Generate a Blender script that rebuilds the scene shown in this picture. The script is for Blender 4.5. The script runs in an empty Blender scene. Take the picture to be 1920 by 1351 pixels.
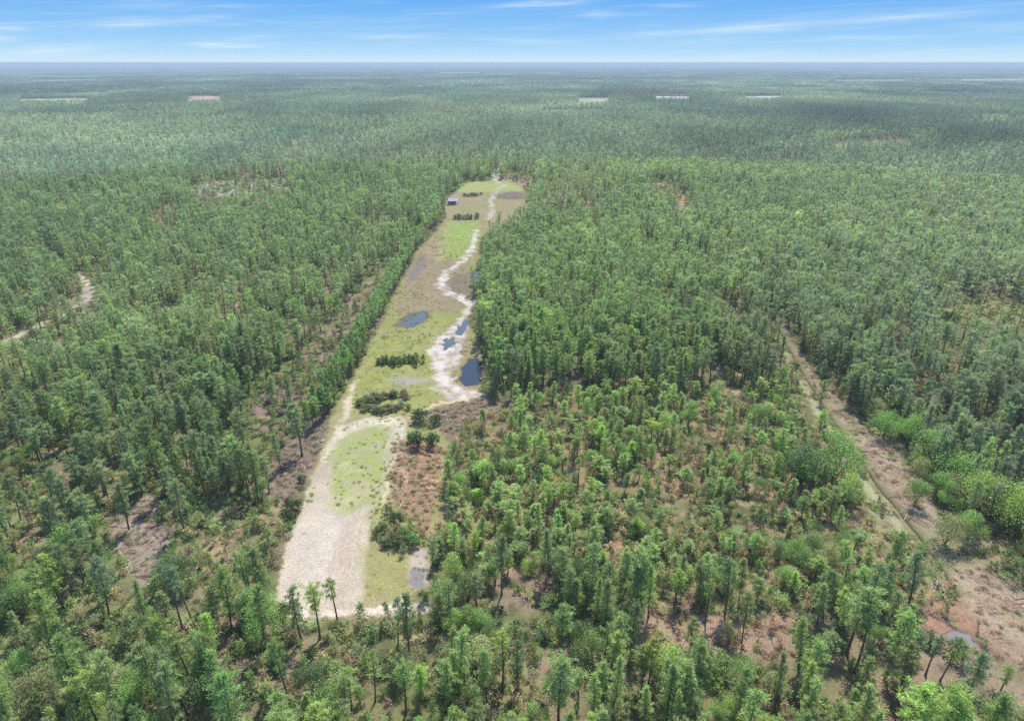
import bpy, math, random
import numpy as np
from math import radians, sin, cos, tan, atan2, asin, pi

random.seed(7)
RNG = np.random.default_rng(11)
scene = bpy.context.scene
col = scene.collection

# ------------------------------------------------------------------ camera
H = 100.0                       # drone height over the ground, metres
FPX = 1260.0                    # focal length in photo pixels
PITCH = radians(23.87)
CX, CY = 960.0, 675.5
cam_d = bpy.data.cameras.new("camera")
cam = bpy.data.objects.new("camera", cam_d)
col.objects.link(cam)
cam.location = (0, 0, H)
cam.rotation_euler = (radians(90) - PITCH, 0, 0)
cam_d.sensor_fit = 'HORIZONTAL'
cam_d.sensor_width = 36.0
cam_d.lens = 36.0 * FPX / 1920.0
cam_d.clip_start = 1.0
cam_d.clip_end = 80000.0
scene.camera = cam

# ------------------------------------------------------------------ light
SUN_EL, SUN_AZ = radians(58), radians(16)      # azimuth from +Y towards +X
EXPOSURE = 0.95
scene.view_settings.view_transform = 'Standard'
scene.view_settings.look = 'None'
scene.view_settings.exposure = EXPOSURE
scene.view_settings.gamma = 1.0
scene.view_settings.use_curve_mapping = False
scene.cycles.max_bounces = 5
scene.cycles.diffuse_bounces = 3
scene.cycles.glossy_bounces = 2
scene.cycles.transmission_bounces = 3
scene.cycles.volume_bounces = 0
scene.cycles.use_denoising = False
sd = bpy.data.lights.new("sun", 'SUN')
sd.energy = 5.0
sd.angle = radians(0.5)
sd.color = (1.0, 0.955, 0.88)
sun = bpy.data.objects.new("sun", sd)
col.objects.link(sun)
sun.location = (0, 0, 500)
sun.rotation_euler = (pi / 2 - SUN_EL, 0, pi - SUN_AZ)   # light comes from azimuth SUN_AZ ahead of the camera


def pix_dir(u, v):
    x, y = (u - CX) / FPX, -(v - CY) / FPX
    d = np.array([x, cos(PITCH) + y * sin(PITCH), -sin(PITCH) + y * cos(PITCH)])
    return d / np.linalg.norm(d)


def G(u, v, z=0.0):
    """ground point seen at photo pixel (u, v)"""
    d = pix_dir(u, v)
    t = (z - H) / d[2]
    return (d[0] * t, d[1] * t)


def P(x, y, z=0.0):
    """photo pixel of a world point"""
    zz = z - H
    f = y * cos(PITCH) - zz * sin(PITCH)
    up = y * sin(PITCH) + zz * cos(PITCH)
    return CX + FPX * x / f, CY - FPX * up / f


# world: physical sky with thin cirrus
w = bpy.data.worlds.new("World")
scene.world = w
w.use_nodes = True
nt = w.node_tree
nt.nodes.clear()
N, L = nt.nodes, nt.links


def M(op, a, b=None, c=None, clamp=False):
    n = N.new('ShaderNodeMath'); n.operation = op; n.use_clamp = clamp
    for i, s in enumerate((a, b, c)):
        if s is None: continue
        if hasattr(s, 'links'): L.new(s, n.inputs[i])
        else: n.inputs[i].default_value = s
    return n.outputs[0]


sky = N.new('ShaderNodeTexSky'); sky.sky_type = 'NISHITA'
sky.sun_disc = False
sky.sun_elevation = SUN_EL; sky.sun_rotation = SUN_AZ
sky.altitude = 100; sky.air_density = 1.0; sky.dust_density = 0.35; sky.ozone_density = 1.0
tc = N.new('ShaderNodeTexCoord')
sep = N.new('ShaderNodeSeparateXYZ'); L.new(tc.outputs['Generated'], sep.inputs[0])
X, Y, Z = sep.outputs
az = M('ARCTAN2', X, Y)
el = M('ARCSINE', Z)
cmb = N.new('ShaderNodeCombineXYZ')
L.new(M('MULTIPLY', az, 5.0), cmb.inputs[0]); L.new(M('MULTIPLY', M('SUBTRACT', el, M('MULTIPLY', az, 0.03)), 110.0), cmb.inputs[1])
nz = N.new('ShaderNodeTexNoise'); nz.inputs['Scale'].default_value = 1.0; nz.inputs['Detail'].default_value = 7; nz.inputs['Roughness'].default_value = 0.6
nz.inputs['Distortion'].default_value = 0.6
L.new(cmb.outputs[0], nz.inputs['Vector'])
cmb2 = N.new('ShaderNodeCombineXYZ')
L.new(M('MULTIPLY', az, 22.0), cmb2.inputs[0]); L.new(M('MULTIPLY', M('SUBTRACT', el, M('MULTIPLY', az, 0.06)), 420.0), cmb2.inputs[1])
nf = N.new('ShaderNodeTexNoise'); nf.inputs['Scale'].default_value = 1.0; nf.inputs['Detail'].default_value = 6; nf.inputs['Distortion'].default_value = 0.8
L.new(cmb2.outputs[0], nf.inputs['Vector'])
wisps = M('MULTIPLY', M('SUBTRACT', nz.outputs['Fac'], 0.49, clamp=True), 1.5)
fine = M('MULTIPLY', M('SUBTRACT', nf.outputs['Fac'], 0.22, clamp=True), 2.6, clamp=True)
total = M('MULTIPLY', wisps, fine)
# individual streaks: u0, v0, u1, v1, half thickness in pixels, strength
STREAKS = [(1120, 72, 1330, 58, 7, .45), (1300, 60, 1560, 40, 7, .75), (1520, 44, 1900, 18, 6, .75), (150, 50, 330, 40, 7, .55), (300, 42, 450, 28, 5, .50),
           (-60, 105, 240, 84, 7, .75), (330, 82, 480, 88, 3.5, .9), (900, 12, 1120, 4, 4, .6), (-60, 50, 60, 54, 4, .6), (-60, 74, 40, 72, 6, .6),
           (600, 64, 860, 74, 5, .40), (900, 74, 1120, 84, 5, .40), (1080, 28, 1160, 24, 4, .5), (400, 74, 560, 66, 5, .35), (150, 14, 400, 8, 5, .40),
           (1200, 84, 1420, 78, 4, .3), (540, 34, 700, 34, 3, .2), (1500, 75, 1740, 68, 4, .3), (1200, 10, 1330, 12, 3, .4), (1800, 60, 1980, 48, 5, .3)]
for (u0, v0, u1, v1, th, st) in STREAKS:
    d0, d1 = pix_dir(u0, v0), pix_dir(u1, v1)
    a0, e0, a1, e1 = atan2(d0[0], d0[1]), asin(d0[2]), atan2(d1[0], d1[1]), asin(d1[2])
    ac, ec, ha, sl = (a0 + a1) / 2, (e0 + e1) / 2, (a1 - a0) / 2, (e1 - e0) / (a1 - a0)
    q = M('DIVIDE', M('SUBTRACT', M('SUBTRACT', el, ec), M('MULTIPLY', M('SUBTRACT', az, ac), sl)), th / FPX * 0.9)
    r = M('DIVIDE', M('SUBTRACT', az, ac), ha)
    g = M('EXPONENT', M('MULTIPLY', M('ADD', M('POWER', M('ABSOLUTE', q), 1.7), M('MULTIPLY', M('MULTIPLY', r, r), 1.6)), -1.0))
    total = M('ADD', total, M('MULTIPLY', M('MULTIPLY', g, M('ADD', M('MULTIPLY', fine, 0.75), 0.12)), st))
total = M('MULTIPLY', total, 0.8, clamp=True)
# the low sky: saturated blue paling to the horizon; the physical sky takes over higher up
def mixc(f, A, B):
    n = N.new('ShaderNodeMix'); n.data_type = 'RGBA'
    if hasattr(f, 'links'): L.new(f, n.inputs[0])
    else: n.inputs[0].default_value = f
    for k, c in ((6, A), (7, B)):
        if hasattr(c, 'links'): L.new(c, n.inputs[k])
        else: n.inputs[k].default_value = (*c, 1)
    return n.outputs[2]


elp = M('MAXIMUM', el, 0.0)
low = mixc(M('POWER', M('DIVIDE', elp, 0.10, clamp=True), 0.8), (1.85, 3.0, 3.7), (0.29, 1.42, 3.55))
low = mixc(M('MULTIPLY', M('EXPONENT', M('MULTIPLY', elp, -1.0 / 0.009)), 0.62), low, (3.4, 3.65, 3.8))
up = mixc(M('DIVIDE', M('SUBTRACT', el, 0.10), 0.5, clamp=True), low, sky.outputs[0])
clc = mixc(total, up, (3.2, 3.65, 3.85))
bg = N.new('ShaderNodeBackground'); bg.inputs['Strength'].default_value = 0.135
L.new(clc, bg.inputs['Color'])
wo = N.new('ShaderNodeOutputWorld'); L.new(bg.outputs[0], wo.inputs['Surface'])


# ------------------------------------------------------------------ numpy helpers
def vnoise(x, y, seed=0):
    xi, yi = np.floor(x).astype(np.int64), np.floor(y).astype(np.int64)
    xf, yf = x - xi, y - yi
    xf, yf = xf * xf * (3 - 2 * xf), yf * yf * (3 - 2 * yf)
    def h(a, b):
        n = (a * 374761393 + b * 668265263 + seed * 974711) & 0x7fffffff
        n = (n ^ (n >> 13)) * 1274126177 & 0x7fffffff
        n = (n ^ (n >> 16)) & 0xffff
        return n / 65535.0
    return (h(xi, yi) * (1 - xf) + h(xi + 1, yi) * xf) * (1 - yf) + (h(xi, yi + 1) * (1 - xf) + h(xi + 1, yi + 1) * xf) * yf


def fbm(x, y, scale, seed=0, oct=4):
    s, a, t = 0, 0.5, 0
    for o in range(oct):
        s = s + a * vnoise(x / scale * 2 ** o + 17.3 * o, y / scale * 2 ** o - 9.1 * o, seed + o * 31)
        t += a; a *= 0.55
    return s / t


def seg_dist(px, py, ax, ay, bx, by):
    dx, dy = bx - ax, by - ay
    t = np.clip(((px - ax) * dx + (py - ay) * dy) / (dx * dx + dy * dy + 1e-12), 0, 1)
    return np.hypot(px - ax - t * dx, py - ay - t * dy)


def poly_sd(px, py, pts, margin=60):
    """signed distance (negative inside) to a world polygon"""
    out = np.full(px.shape, 1e3)
    pts = np.array(pts)
    lo, hi = pts.min(0) - margin, pts.max(0) + margin
    m = (px > lo[0]) & (px < hi[0]) & (py > lo[1]) & (py < hi[1])
    if not m.any(): return out
    x, y = px[m], py[m]
    d = np.full(x.shape, 1e9); ins = np.zeros(x.shape, bool)
    n = len(pts)
    for i in range(n):
        (ax, ay), (bx, by) = pts[i], pts[(i + 1) % n]
        d = np.minimum(d, seg_dist(x, y, ax, ay, bx, by))
        c = ((ay > y) != (by > y)) & (x < (bx - ax) * (y - ay) / (by - ay + 1e-12) + ax)
        ins ^= c
    out[m] = np.where(ins, -d, d)
    return out


def line_sd(px, py, pts, ws, margin=60):
    """distance to a polyline minus its (varying) half width, metres"""
    out = np.full(px.shape, 1e3)
    pts = np.array(pts)
    lo, hi = pts.min(0) - margin, pts.max(0) + margin
    m = (px > lo[0]) & (px < hi[0]) & (py > lo[1]) & (py < hi[1])
    if not m.any(): return out
    x, y = px[m], py[m]
    d = np.full(x.shape, 1e9)
    for i in range(len(pts) - 1):
        (ax, ay), (bx, by) = pts[i], pts[i + 1]
        dx, dy = bx - ax, by - ay
        t = np.clip(((x - ax) * dx + (y - ay) * dy) / (dx * dx + dy * dy + 1e-12), 0, 1)
        d = np.minimum(d, np.hypot(x - ax - t * dx, y - ay - t * dy) - (ws[i] * (1 - t) + ws[i + 1] * t))
    out[m] = d
    return out


def GP(pts): return [G(u, v) for u, v in pts]


def sstep(d, soft): return np.clip(0.5 - d / (2 * soft), 0, 1)


# ------------------------------------------------------------------ the lie of the land, read off the photograph
FIELD = GP([(513, 1122), (528, 1058), (548, 1000), (568, 935), (588, 880), (605, 825), (622, 780), (640, 745), (662, 712), (682, 672), (700, 635), (722, 592), (742, 548),
            (766, 508), (782, 470), (806, 448), (828, 420), (838, 405), (834, 392), (838, 372), (862, 356), (880, 340), (960, 338), (982, 352), (988, 378), (992, 408), (945, 420), (930, 424),
            (920, 432), (906, 440), (900, 480), (884, 520), (882, 570), (878, 600), (895, 640), (905, 690), (900, 722), (892, 742), (860, 760), (800, 768), (840, 800), (838, 850),
            (828, 900), (822, 960), (810, 1020), (800, 1080), (790, 1108), (740, 1140), (640, 1152), (560, 1140)])
SAND_END = GP([(513, 1122), (528, 1058), (548, 1000), (572, 935), (592, 880), (610, 835), (632, 800), (690, 783), (758, 782), (762, 800), (745, 850), (722, 900), (702, 960), (688, 1030), (684, 1090), (676, 1135), (640, 1150), (560, 1138)])
SAND_GREEN = GP([(612, 948), (618, 890), (630, 840), (655, 812), (700, 795), (742, 790), (744, 810), (728, 850), (712, 905), (694, 950), (660, 958)])
SAND_BARE = GP([(515, 1120), (530, 1060), (552, 995), (575, 945), (615, 955), (690, 962), (685, 1040), (680, 1130), (640, 1148), (560, 1136)])
RIM = GP([(606, 862), (612, 835), (634, 800), (690, 784), (758, 783), (762, 800), (750, 838), (738, 836), (744, 800), (700, 796), (660, 806), (634, 828), (618, 868)])
FERN = GP([(742, 830), (790, 822), (832, 838), (826, 900), (816, 950), (800, 990), (770, 970), (730, 940), (728, 880)])
SIDE_GRASS = GP([(690, 1130), (688, 1050), (696, 975), (716, 930), (732, 945), (728, 1000), (740, 1035), (775, 1045), (760, 1110)])
WET_A = GP([(768, 1095), (766, 1050), (790, 1025), (804, 1040), (798, 1095), (782, 1106)])
BRIGHT = GP([(833, 484), (834, 455), (842, 420), (898, 416), (900, 440), (890, 465), (868, 485)])
MIDGRASS = GP([(640, 778), (660, 715), (690, 660), (705, 640), (745, 600), (800, 590), (870, 585), (850, 620), (815, 650), (810, 700), (830, 740), (800, 765), (740, 778)])
TOPGRASS = GP([(858, 352), (880, 341), (950, 340), (975, 350), (978, 357), (900, 360), (860, 361)])
SCRUB_L = GP([(618, 775), (600, 830), (575, 905), (550, 940), (505, 935), (490, 905), (520, 860), (555, 815), (590, 780)])
TAN_L = GP([(340, 1085), (380, 1030), (430, 975), (500, 945), (548, 945), (520, 985), (440, 1010), (390, 1075), (370, 1100)])
GLADE = GP([(200, 1005), (210, 960), (290, 925), (310, 950), (280, 975), (330, 985), (305, 1040), (285, 1100), (250, 1110), (235, 1060)])
SCRUB_C = GP([(800, 770), (850, 752), (900, 745), (960, 750), (940, 775), (880, 790), (850, 830), (820, 800)])
RED_1 = GP([(1195, 1148), (1235, 1130), (1330, 1155), (1420, 1165), (1480, 1160), (1510, 1200), (1480, 1245), (1380, 1240), (1260, 1205), (1200, 1180)])
RED_2 = GP([(1725, 1130), (1760, 1080), (1800, 1060), (1860, 1110), (1930, 1180), (1930, 1260), (1840, 1225), (1740, 1185)])
CORR = [(1462, 600), (1482, 650), (1522, 712), (1585, 782), (1658, 865), (1712, 945), (1748, 1010), (1815, 1078), (1890, 1165), (1990, 1260)]
CORR_W = [1.0, 1.7, 2.8, 3.8, 5.8, 5.4, 4.0, 6.0, 7.0, 7.0]
DITCH = [(1464, 623), (1500, 690), (1560, 782), (1600, 842), (1640, 900), (1680, 950), (1720, 1001), (1773, 1075), (1800, 1118)]
CLEARS = [  # polygon, fraction of trees that remain, ground colour, softness, mottling
    (GP([(1590, 800), (1640, 815), (1690, 850), (1720, 900), (1760, 960), (1775, 1010), (1740, 1010), (1680, 940), (1620, 860)]), 0.0, (.37, .27, .215), 1.2, .5),
    (GP([(1600, 900), (1640, 895), (1700, 975), (1745, 1040), (1760, 1100), (1715, 1085), (1640, 990), (1605, 930)]), 0.12, (.24, .235, .12), 1.5, .5),
    (GP([(1490, 672), (1520, 700), (1556, 748), (1604, 825), (1642, 895), (1612, 902), (1578, 858), (1534, 785), (1508, 730)]), 0.06, (.27, .25, .14), 1.2, .4),
    (GP([(1810, 1010), (1870, 1000), (1925, 1040), (1925, 1150), (1860, 1085)]), 0.1, (.25, .20, .14), 1.5, .6),
    (GP([(540, 692), (588, 644), (630, 597), (672, 546), (700, 518), (742, 524), (722, 568), (700, 610), (682, 645), (660, 688), (640, 718), (612, 750), (575, 760), (550, 735)]), 0.0, (.25, .185, .135), 1.2, .6),
    (GP([(700, 530), (740, 478), (790, 428), (800, 435), (760, 490), (712, 545)]), 0.05, (.25, .20, .125), 1.2, .6),
    (GP([(462, 775), (480, 735), (520, 703), (556, 690), (562, 760), (530, 790), (490, 812), (465, 800)]), 0.05, (.22, .165, .14), 1.2, .6),
    (GP([(345, 352), (380, 340), (460, 336), (540, 334), (545, 352), (480, 366), (380, 370)]), 0.05, (.31, .31, .22), 4, .3),
    (GP([(270, 398), (310, 380), (340, 385), (330, 405), (290, 412)]), 0.3, (.27, .22, .15), 3, .4),
    (GP([(1760, 590), (1790, 560), (1860, 562), (1940, 572), (1940, 610), (1850, 602), (1790, 608)]), 0.12, (.27, .255, .10), 2.5, .5),
    (GP([(1010, 375), (1030, 325), (1120, 320), (1180, 340), (1120, 380), (1060, 395)]), 0.35, (.30, .22, .13), 4, .5),
    (GP([(1215, 345), (1245, 338), (1280, 355), (1310, 395), (1290, 400), (1250, 370), (1215, 360)]), 0.12, (.40, .30, .17), 3, .5),
    (GP([(840, 415), (832, 400), (838, 385), (905, 380), (925, 395), (920, 412)]), 0.0, (.30, .235, .16), 1.5, .5),
    (GP([(920, 340), (925, 320), (934, 315), (938, 325), (932, 342)]), 0.0, (.45, .42, .32), 1.5, .2),
    (GP([(940, 342), (950, 325), (975, 322), (1005, 330), (990, 350), (960, 350)]), 0.05, (.38, .25, .20), 2, .4),
    (GP([(20, 880), (25, 850), (45, 852), (60, 875), (30, 895)]), 0.0, (.27, .17, .12), 1.2, .6),
    (GP([(100, 880), (120, 858), (140, 880), (130, 905), (105, 900)]), 0.0, (.26, .19, .13), 1.2, .6),
    (GP([(30, 1020), (60, 1000), (80, 1015), (60, 1032), (40, 1030)]), 0.0, (.25, .17, .12), 1.2, .6),
    (GP([(395, 1160), (425, 1140), (450, 1165), (440, 1195), (405, 1190)]), 0.0, (.36, .24, .18), 1.2, .5),
    (GP([(440, 1265), (490, 1250), (505, 1290), (500, 1350), (450, 1350), (430, 1300)]), 0.0, (.24, .16, .13), 1.0, .7),
    (GP([(330, 1340), (390, 1300), (420, 1340), (400, 1380), (330, 1380)]), 0.1, (.27, .18, .13), 1.2, .6),
    (GP([(925, 1092), (960, 1080), (1030, 1090), (1038, 1130), (1000, 1150), (950, 1130)]), 0.0, (.26, .18, .15), 1.2, .7),
    (GP([(1000, 740), (1100, 735), (1080, 760), (1020, 765)]), 0.15, (.33, .24, .15), 1.5, .6),
    (GP([(1300, 730), (1380, 725), (1420, 760), (1400, 790), (1330, 770)]), 0.15, (.36, .26, .16), 1.5, .6),
    (GP([(1210, 845), (1290, 830), (1330, 870), (1300, 940), (1250, 930), (1215, 890)]), 0.25, (.34, .22, .14), 1.5, .6),
    (GP([(1380, 880), (1440, 880), (1460, 930), (1420, 950), (1385, 920)]), 0.25, (.33, .25, .15), 1.5, .6),
    (GP([(1050, 880), (1090, 870), (1110, 900), (1070, 915)]), 0.1, (.32, .22, .13), 1.5, .6),
    (GP([(1425, 1065), (1455, 1050), (1480, 1075), (1460, 1100), (1430, 1095)]), 0.0, (.38, .24, .17), 1.2, .6),
    (GP([(1130, 1010), (1160, 1000), (1180, 1030), (1150, 1045)]), 0.1, (.36, .22, .14), 1.2, .6),
    (GP([(85, 470), (100, 450), (112, 470), (102, 490)]), 0.1, (.26, .2, .16), 1.2, .6),
]
FAR_CLEARS = [  # far fields and pale openings
    (GP([(1230, 181), (1292, 181), (1292, 193), (1228, 193)]), (.75, .72, .60)),
    (GP([(1398, 180), (1464, 180), (1464, 193), (1396, 193)]), (.75, .72, .60)),
    (GP([(355, 180), (415, 180), (415, 196), (350, 196)]), (.55, .42, .30)),
    (GP([(40, 186), (165, 184), (165, 197), (35, 198)]), (.40, .48, .22)),
    (GP([(1085, 184), (1140, 184), (1142, 200), (1082, 202)]), (.52, .56, .36)),
    (GP([(1020, 207), (1130, 207), (1132, 215), (1015, 216)]), (.55, .50, .40)),
    (GP([(1270, 128), (1370, 128), (1372, 131), (1268, 131)]), (.60, .50, .48)),
    (GP([(1430, 128), (1560, 128), (1562, 131), (1428, 131)]), (.55, .45, .42)),
    (GP([(1800, 148), (1930, 147), (1930, 156), (1780, 157)]), (.48, .50, .30)),
    (GP([(1840, 216), (1890, 215), (1895, 226), (1840, 227)]), (.40, .52, .18)),
    (GP([(300, 158), (420, 157), (420, 162), (290, 163)]), (.36, .48, .28)),
    (GP([(820, 136), (900, 136), (905, 141), (815, 141)]), (.45, .50, .36)),
    (GP([(1180, 148), (1290, 147), (1300, 153), (1170, 153)]), (.38, .50, .28)),
    (GP([(1560, 150), (1700, 149), (1710, 157), (1550, 158)]), (.42, .48, .28)),
    (GP([(320, 128), (360, 128), (362, 132), (318, 132)]), (.55, .48, .44)),
    (GP([(60, 150), (180, 149), (185, 155), (55, 156)]), (.36, .45, .28)),
    (GP([(400, 218), (430, 218), (432, 224), (396, 224)]), (.50, .36, .28)),
    (GP([(1560, 268), (1700, 262), (1720, 278), (1560, 284)]), (.30, .40, .12)),
    (GP([(640, 120.5), (960, 120.2), (960, 121.2), (640, 121.4)]), (.36, .30, .34)),
    (GP([(1150, 120.5), (1900, 120.5), (1900, 121.8), (1150, 121.8)]), (.44, .32, .34)),
]
TRACKS = [  # pixel polyline, half widths in metres, colour, softness, clears trees
    ([(892, 432), (888, 462), (874, 484), (852, 500), (834, 514), (826, 532), (838, 548), (862, 558), (884, 568)], [1.2, 1.6, 2.0, 1.6, 1.8, 2.2, 2.4, 2.6, 2.6], (.54, .49, .44), 1.1, 1),
    ([(884, 568), (872, 592), (852, 622), (838, 640), (824, 655), (828, 690), (832, 722), (862, 738), (892, 738)], [2.4, 1.4, 3.6, 6.2, 5.2, 2.4, 3.0, 4.4, 2.2], (.54, .48, .43), 1.3, 1),
    ([(884, 568), (868, 598), (848, 626), (862, 650), (848, 690)], [1.2, .9, 1.3, .9, .8], (.50, .44, .40), .8, 1),
    ([(915, 412), (925, 395), (920, 378), (930, 358), (945, 348), (925, 335)], [1.6, 2.4, 1.6, 2.0, 2.4, 1.4], (.46, .41, .33), 1.0, 1),
    ([(-30, 655), (22, 636), (60, 616), (112, 596), (150, 574), (172, 548), (158, 530), (152, 512)], [1.7, 1.7, 1.7, 1.7, 1.6, 1.5, 1.7, 1.4], (.40, .35, .27), .5, 1),
    ([(150, 575), (166, 560), (162, 540)], [1.2, 1.7, 1.5], (.33, .28, .25), .8, 1),
    ([(610, 345), (700, 305), (790, 288)], [3, 3, 2], (.28, .26, .18), 2, .6),
    ([(642, 790), (652, 752), (668, 712)], [1.0, 1.2, 1.0], (.50, .43, .33), .5, 1),
    ([(610, 880), (600, 930), (585, 960)], [1.0, 1.0, 1.0], (.42, .35, .28), .7, 1),
    ([(762, 790), (800, 770), (850, 752), (892, 742)], [.8, .9, 1.0, 1.1], (.55, .42, .28), .6, 1),
    ([(560, 1144), (640, 1158), (720, 1146), (800, 1130)], [1.2, 1.6, 1.3, 1.0], (.52, .45, .37), .7, 1),
]
PONDS = [  # name-less outlines of standing water
    [(862, 712), (868, 690), (880, 674), (894, 670), (903, 684), (904, 702), (896, 720), (876, 722)],
    [(738, 612), (752, 598), (770, 586), (800, 584), (808, 594), (790, 606), (762, 614)],
    [(884, 522), (888, 508), (902, 506), (906, 518), (898, 528)],
    [(828, 645), (842, 632), (858, 634), (852, 650), (836, 656)],
    [(852, 622), (866, 606), (874, 598), (876, 612), (864, 628)],
    [(1780, 1195), (1800, 1180), (1825, 1192), (1828, 1208), (1800, 1212)],
    [(772, 1088), (778, 1072), (794, 1070), (796, 1086), (784, 1098)],
]
TRACKS_W = [(GP(p), wd, c, s, k) for p, wd, c, s, k in TRACKS]
CORR_WLD, DITCH_W = GP(CORR), GP(DITCH)
PONDS_W = [GP(p) for p in PONDS]

PLANT = GP([(908, 430), (900, 470), (898, 560), (892, 640), (908, 700), (905, 735), (1000, 742), (1250, 736), (1480, 722), (1490, 690), (1475, 650), (1540, 700), (1600, 790), (1700, 850), (1780, 950), (1850, 990), (1960, 1060),
            (2300, 1000), (2300, 250), (1700, 290), (1300, 300), (1180, 330), (1080, 385), (1000, 400), (985, 400)])
YOUNG = GP([(835, 800), (900, 748), (1000, 744), (1250, 738), (1480, 724), (1520, 760), (1600, 870), (1660, 960), (1730, 1060), (1740, 1130), (1500, 1130), (1300, 1110), (1180, 1110), (1050, 1080), (900, 1090), (830, 1090), (820, 1000), (832, 900)])
BELT = GP([(620, 775), (640, 740), (672, 690), (698, 640), (720, 595), (745, 545), (760, 500), (720, 520), (690, 570), (650, 640), (590, 715), (540, 770), (470, 860), (490, 905), (555, 815)])


def ground_rgb(x, y):
    nA = fbm(x, y, 42, 1); nB = fbm(x, y, 9, 2); nC = fbm(x, y, 2.6, 3, 3); nD = fbm(x, y, 260, 9)
    wx = x + (fbm(x, y, 7, 21) - .5) * 7; wy = y + (fbm(x, y, 7, 22) - .5) * 7
    fx = x + (fbm(x, y, 2.2, 23) - .5) * 2.2; fy = y + (fbm(x, y, 2.2, 24) - .5) * 2.2
    def C(r, g, b): return np.array([r, g, b])
    def mix(c, t, k): return c * (1 - k[:, None]) + t * k[:, None]
    c = np.tile(C(.165, .16, .078), (len(x), 1))
    c = mix(c, C(.27, .195, .145), np.clip((nB - .47) * 5, 0, 1) * .85)
    c = mix(c, C(.14, .18, .06), np.clip((nA - .46) * 4, 0, 1) * .7)
    c = mix(c, C(.06, .055, .04), np.clip((.42 - nC) * 5, 0, 1) * .5)
    far = np.clip((np.hypot(x, y) - 1600) / 2500, 0, 1)
    op_ = np.clip((fbm(x, y, 190, 59, 3) - .68) * 40, 0, 1) * np.clip((np.hypot(x, y) - 700) / 100, 0, 1)
    c = mix(c, C(.055, .078, .040), far)
    c = mix(c, C(.34, .34, .19), op_)
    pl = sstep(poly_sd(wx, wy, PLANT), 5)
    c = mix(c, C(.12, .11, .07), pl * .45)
    yg = sstep(poly_sd(wx, wy, YOUNG), 3)
    c = mix(c, C(.235, .20, .095), yg * np.clip((nB - .36) * 4, 0, 1) * .75)
    c = mix(c, C(.36, .235, .15), yg * np.clip((nC - .56) * 7, 0, 1) * .7)
    for pts, keep, rgb, soft, mot in CLEARS:
        k = sstep(poly_sd(wx, wy, pts), soft)
        c = mix(c, C(*rgb), k * (1 - mot * np.clip((.52 - nC) * 4, 0, 1)))
    for pts, rgb in FAR_CLEARS:
        k = sstep(poly_sd(x + (fbm(x, y, 60, 31) - .5) * 60, y + (fbm(x, y, 60, 32) - .5) * 90, pts, 400), 14)
        c = mix(c, C(*rgb) * .85, k * np.clip(.3 + fbm(x, y, 25, 33), 0, 1))
    fw = sstep(poly_sd(fx, fy, FIELD), .5)
    base = np.tile(C(.30, .265, .14), (len(x), 1))
    base = mix(base, C(.245, .26, .09), np.clip((nB - .42) * 5, 0, 1) * .8)
    base = mix(base, C(.33, .245, .17), np.clip((nA - .5) * 5, 0, 1) * .7)
    c = mix(c, base, fw)
    mg = sstep(poly_sd(wx, wy, MIDGRASS), 3)
    c = mix(c, C(.275, .295, .095), mg * fw * np.clip(.4 + nB, 0, 1) * .9)
    k = line_sd(wx, wy, GP([(770, 640), (720, 690), (650, 760)]), [2, 3, 2])
    c = mix(c, C(.24, .25, .08), sstep(k, 3) * .4 * fw)
    up = sstep(poly_sd(wx, wy, GP([(742, 590), (760, 520), (785, 470), (830, 488), (880, 490), (882, 560), (860, 585), (800, 585)])), 3)
    c = mix(c, C(.285, .215, .15), up * .75 * fw)
    br = sstep(poly_sd(fx, fy, BRIGHT), .8)
    c = mix(c, C(.27, .345, .095), br * np.clip(.7 + (nC - .4), 0, 1))
    k = sstep(line_sd(wx, wy, GP([(826, 486), (836, 450), (846, 418)]), [1.5, 1.5, 1.5]), 2)
    c = mix(c, C(.36, .38, .15), k * .7 * (1 - br) * fw)
    tg = sstep(poly_sd(fx, fy, TOPGRASS), 2)
    c = mix(c, C(.33, .36, .13), tg * .9)
    k = sstep(poly_sd(wx, wy, GP([(925, 366), (960, 358), (984, 362), (980, 374), (930, 372)])), 1.5)
    c = mix(c, C(.17, .14, .12), k * .8)
    for pts, rgb, a in ((GP([(760, 522), (778, 488), (795, 476), (802, 488), (790, 512), (770, 530)]), (.20, .17, .18), .75), (GP([(846, 560), (838, 535), (850, 512), (885, 510), (892, 545), (870, 560)]), (.20, .165, .14), .8),
                        (GP([(838, 612), (866, 600), (878, 625), (866, 660), (842, 680), (830, 650)]), (.27, .235, .21), .7), (GP([(722, 712), (745, 704), (800, 708), (808, 716), (760, 724)]), (.34, .30, .27), .8), (SCRUB_L, (.185, .14, .11), .85), (GLADE, (.25, .20, .165), .85), (SCRUB_C, (.21, .15, .12), .8),
                        (TAN_L, (.32, .25, .14), .8), (RED_1, (.33, .225, .165), .75), (RED_2, (.34, .20, .14), .75)):
        k = sstep(poly_sd(wx, wy, pts), 1.2)
        c = mix(c, C(*rgb), k * a * np.clip(.6 + nC * .8, 0, 1))
    # near sandy end of the strip
    rut = vnoise(fx * 1.0, fy * 0.05, 5)
    s = sstep(poly_sd(fx, fy, SAND_END), .35)
    sb = np.tile(C(.41, .36, .265), (len(x), 1))
    sb = mix(sb, C(.34, .275, .21), np.clip((nB - .44) * 4, 0, 1) * .6)
    sb = mix(sb, C(.40, .39, .22), np.clip((nA - .42) * 4, 0, 1) * .35)
    c = mix(c, sb, s)
    bare = sstep(poly_sd(wx, wy, SAND_BARE), 2.0) * s
    c = mix(c, C(.46, .40, .335), bare * (.45 + .55 * np.clip(1.2 - rut * .8 - (nC - .4) * .6, 0, 1)))
    edge_x = line_sd(x, y, GP([(640, 1130), (650, 1040), (665, 965)]), [1.8, 1.8, 1.2])
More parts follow.
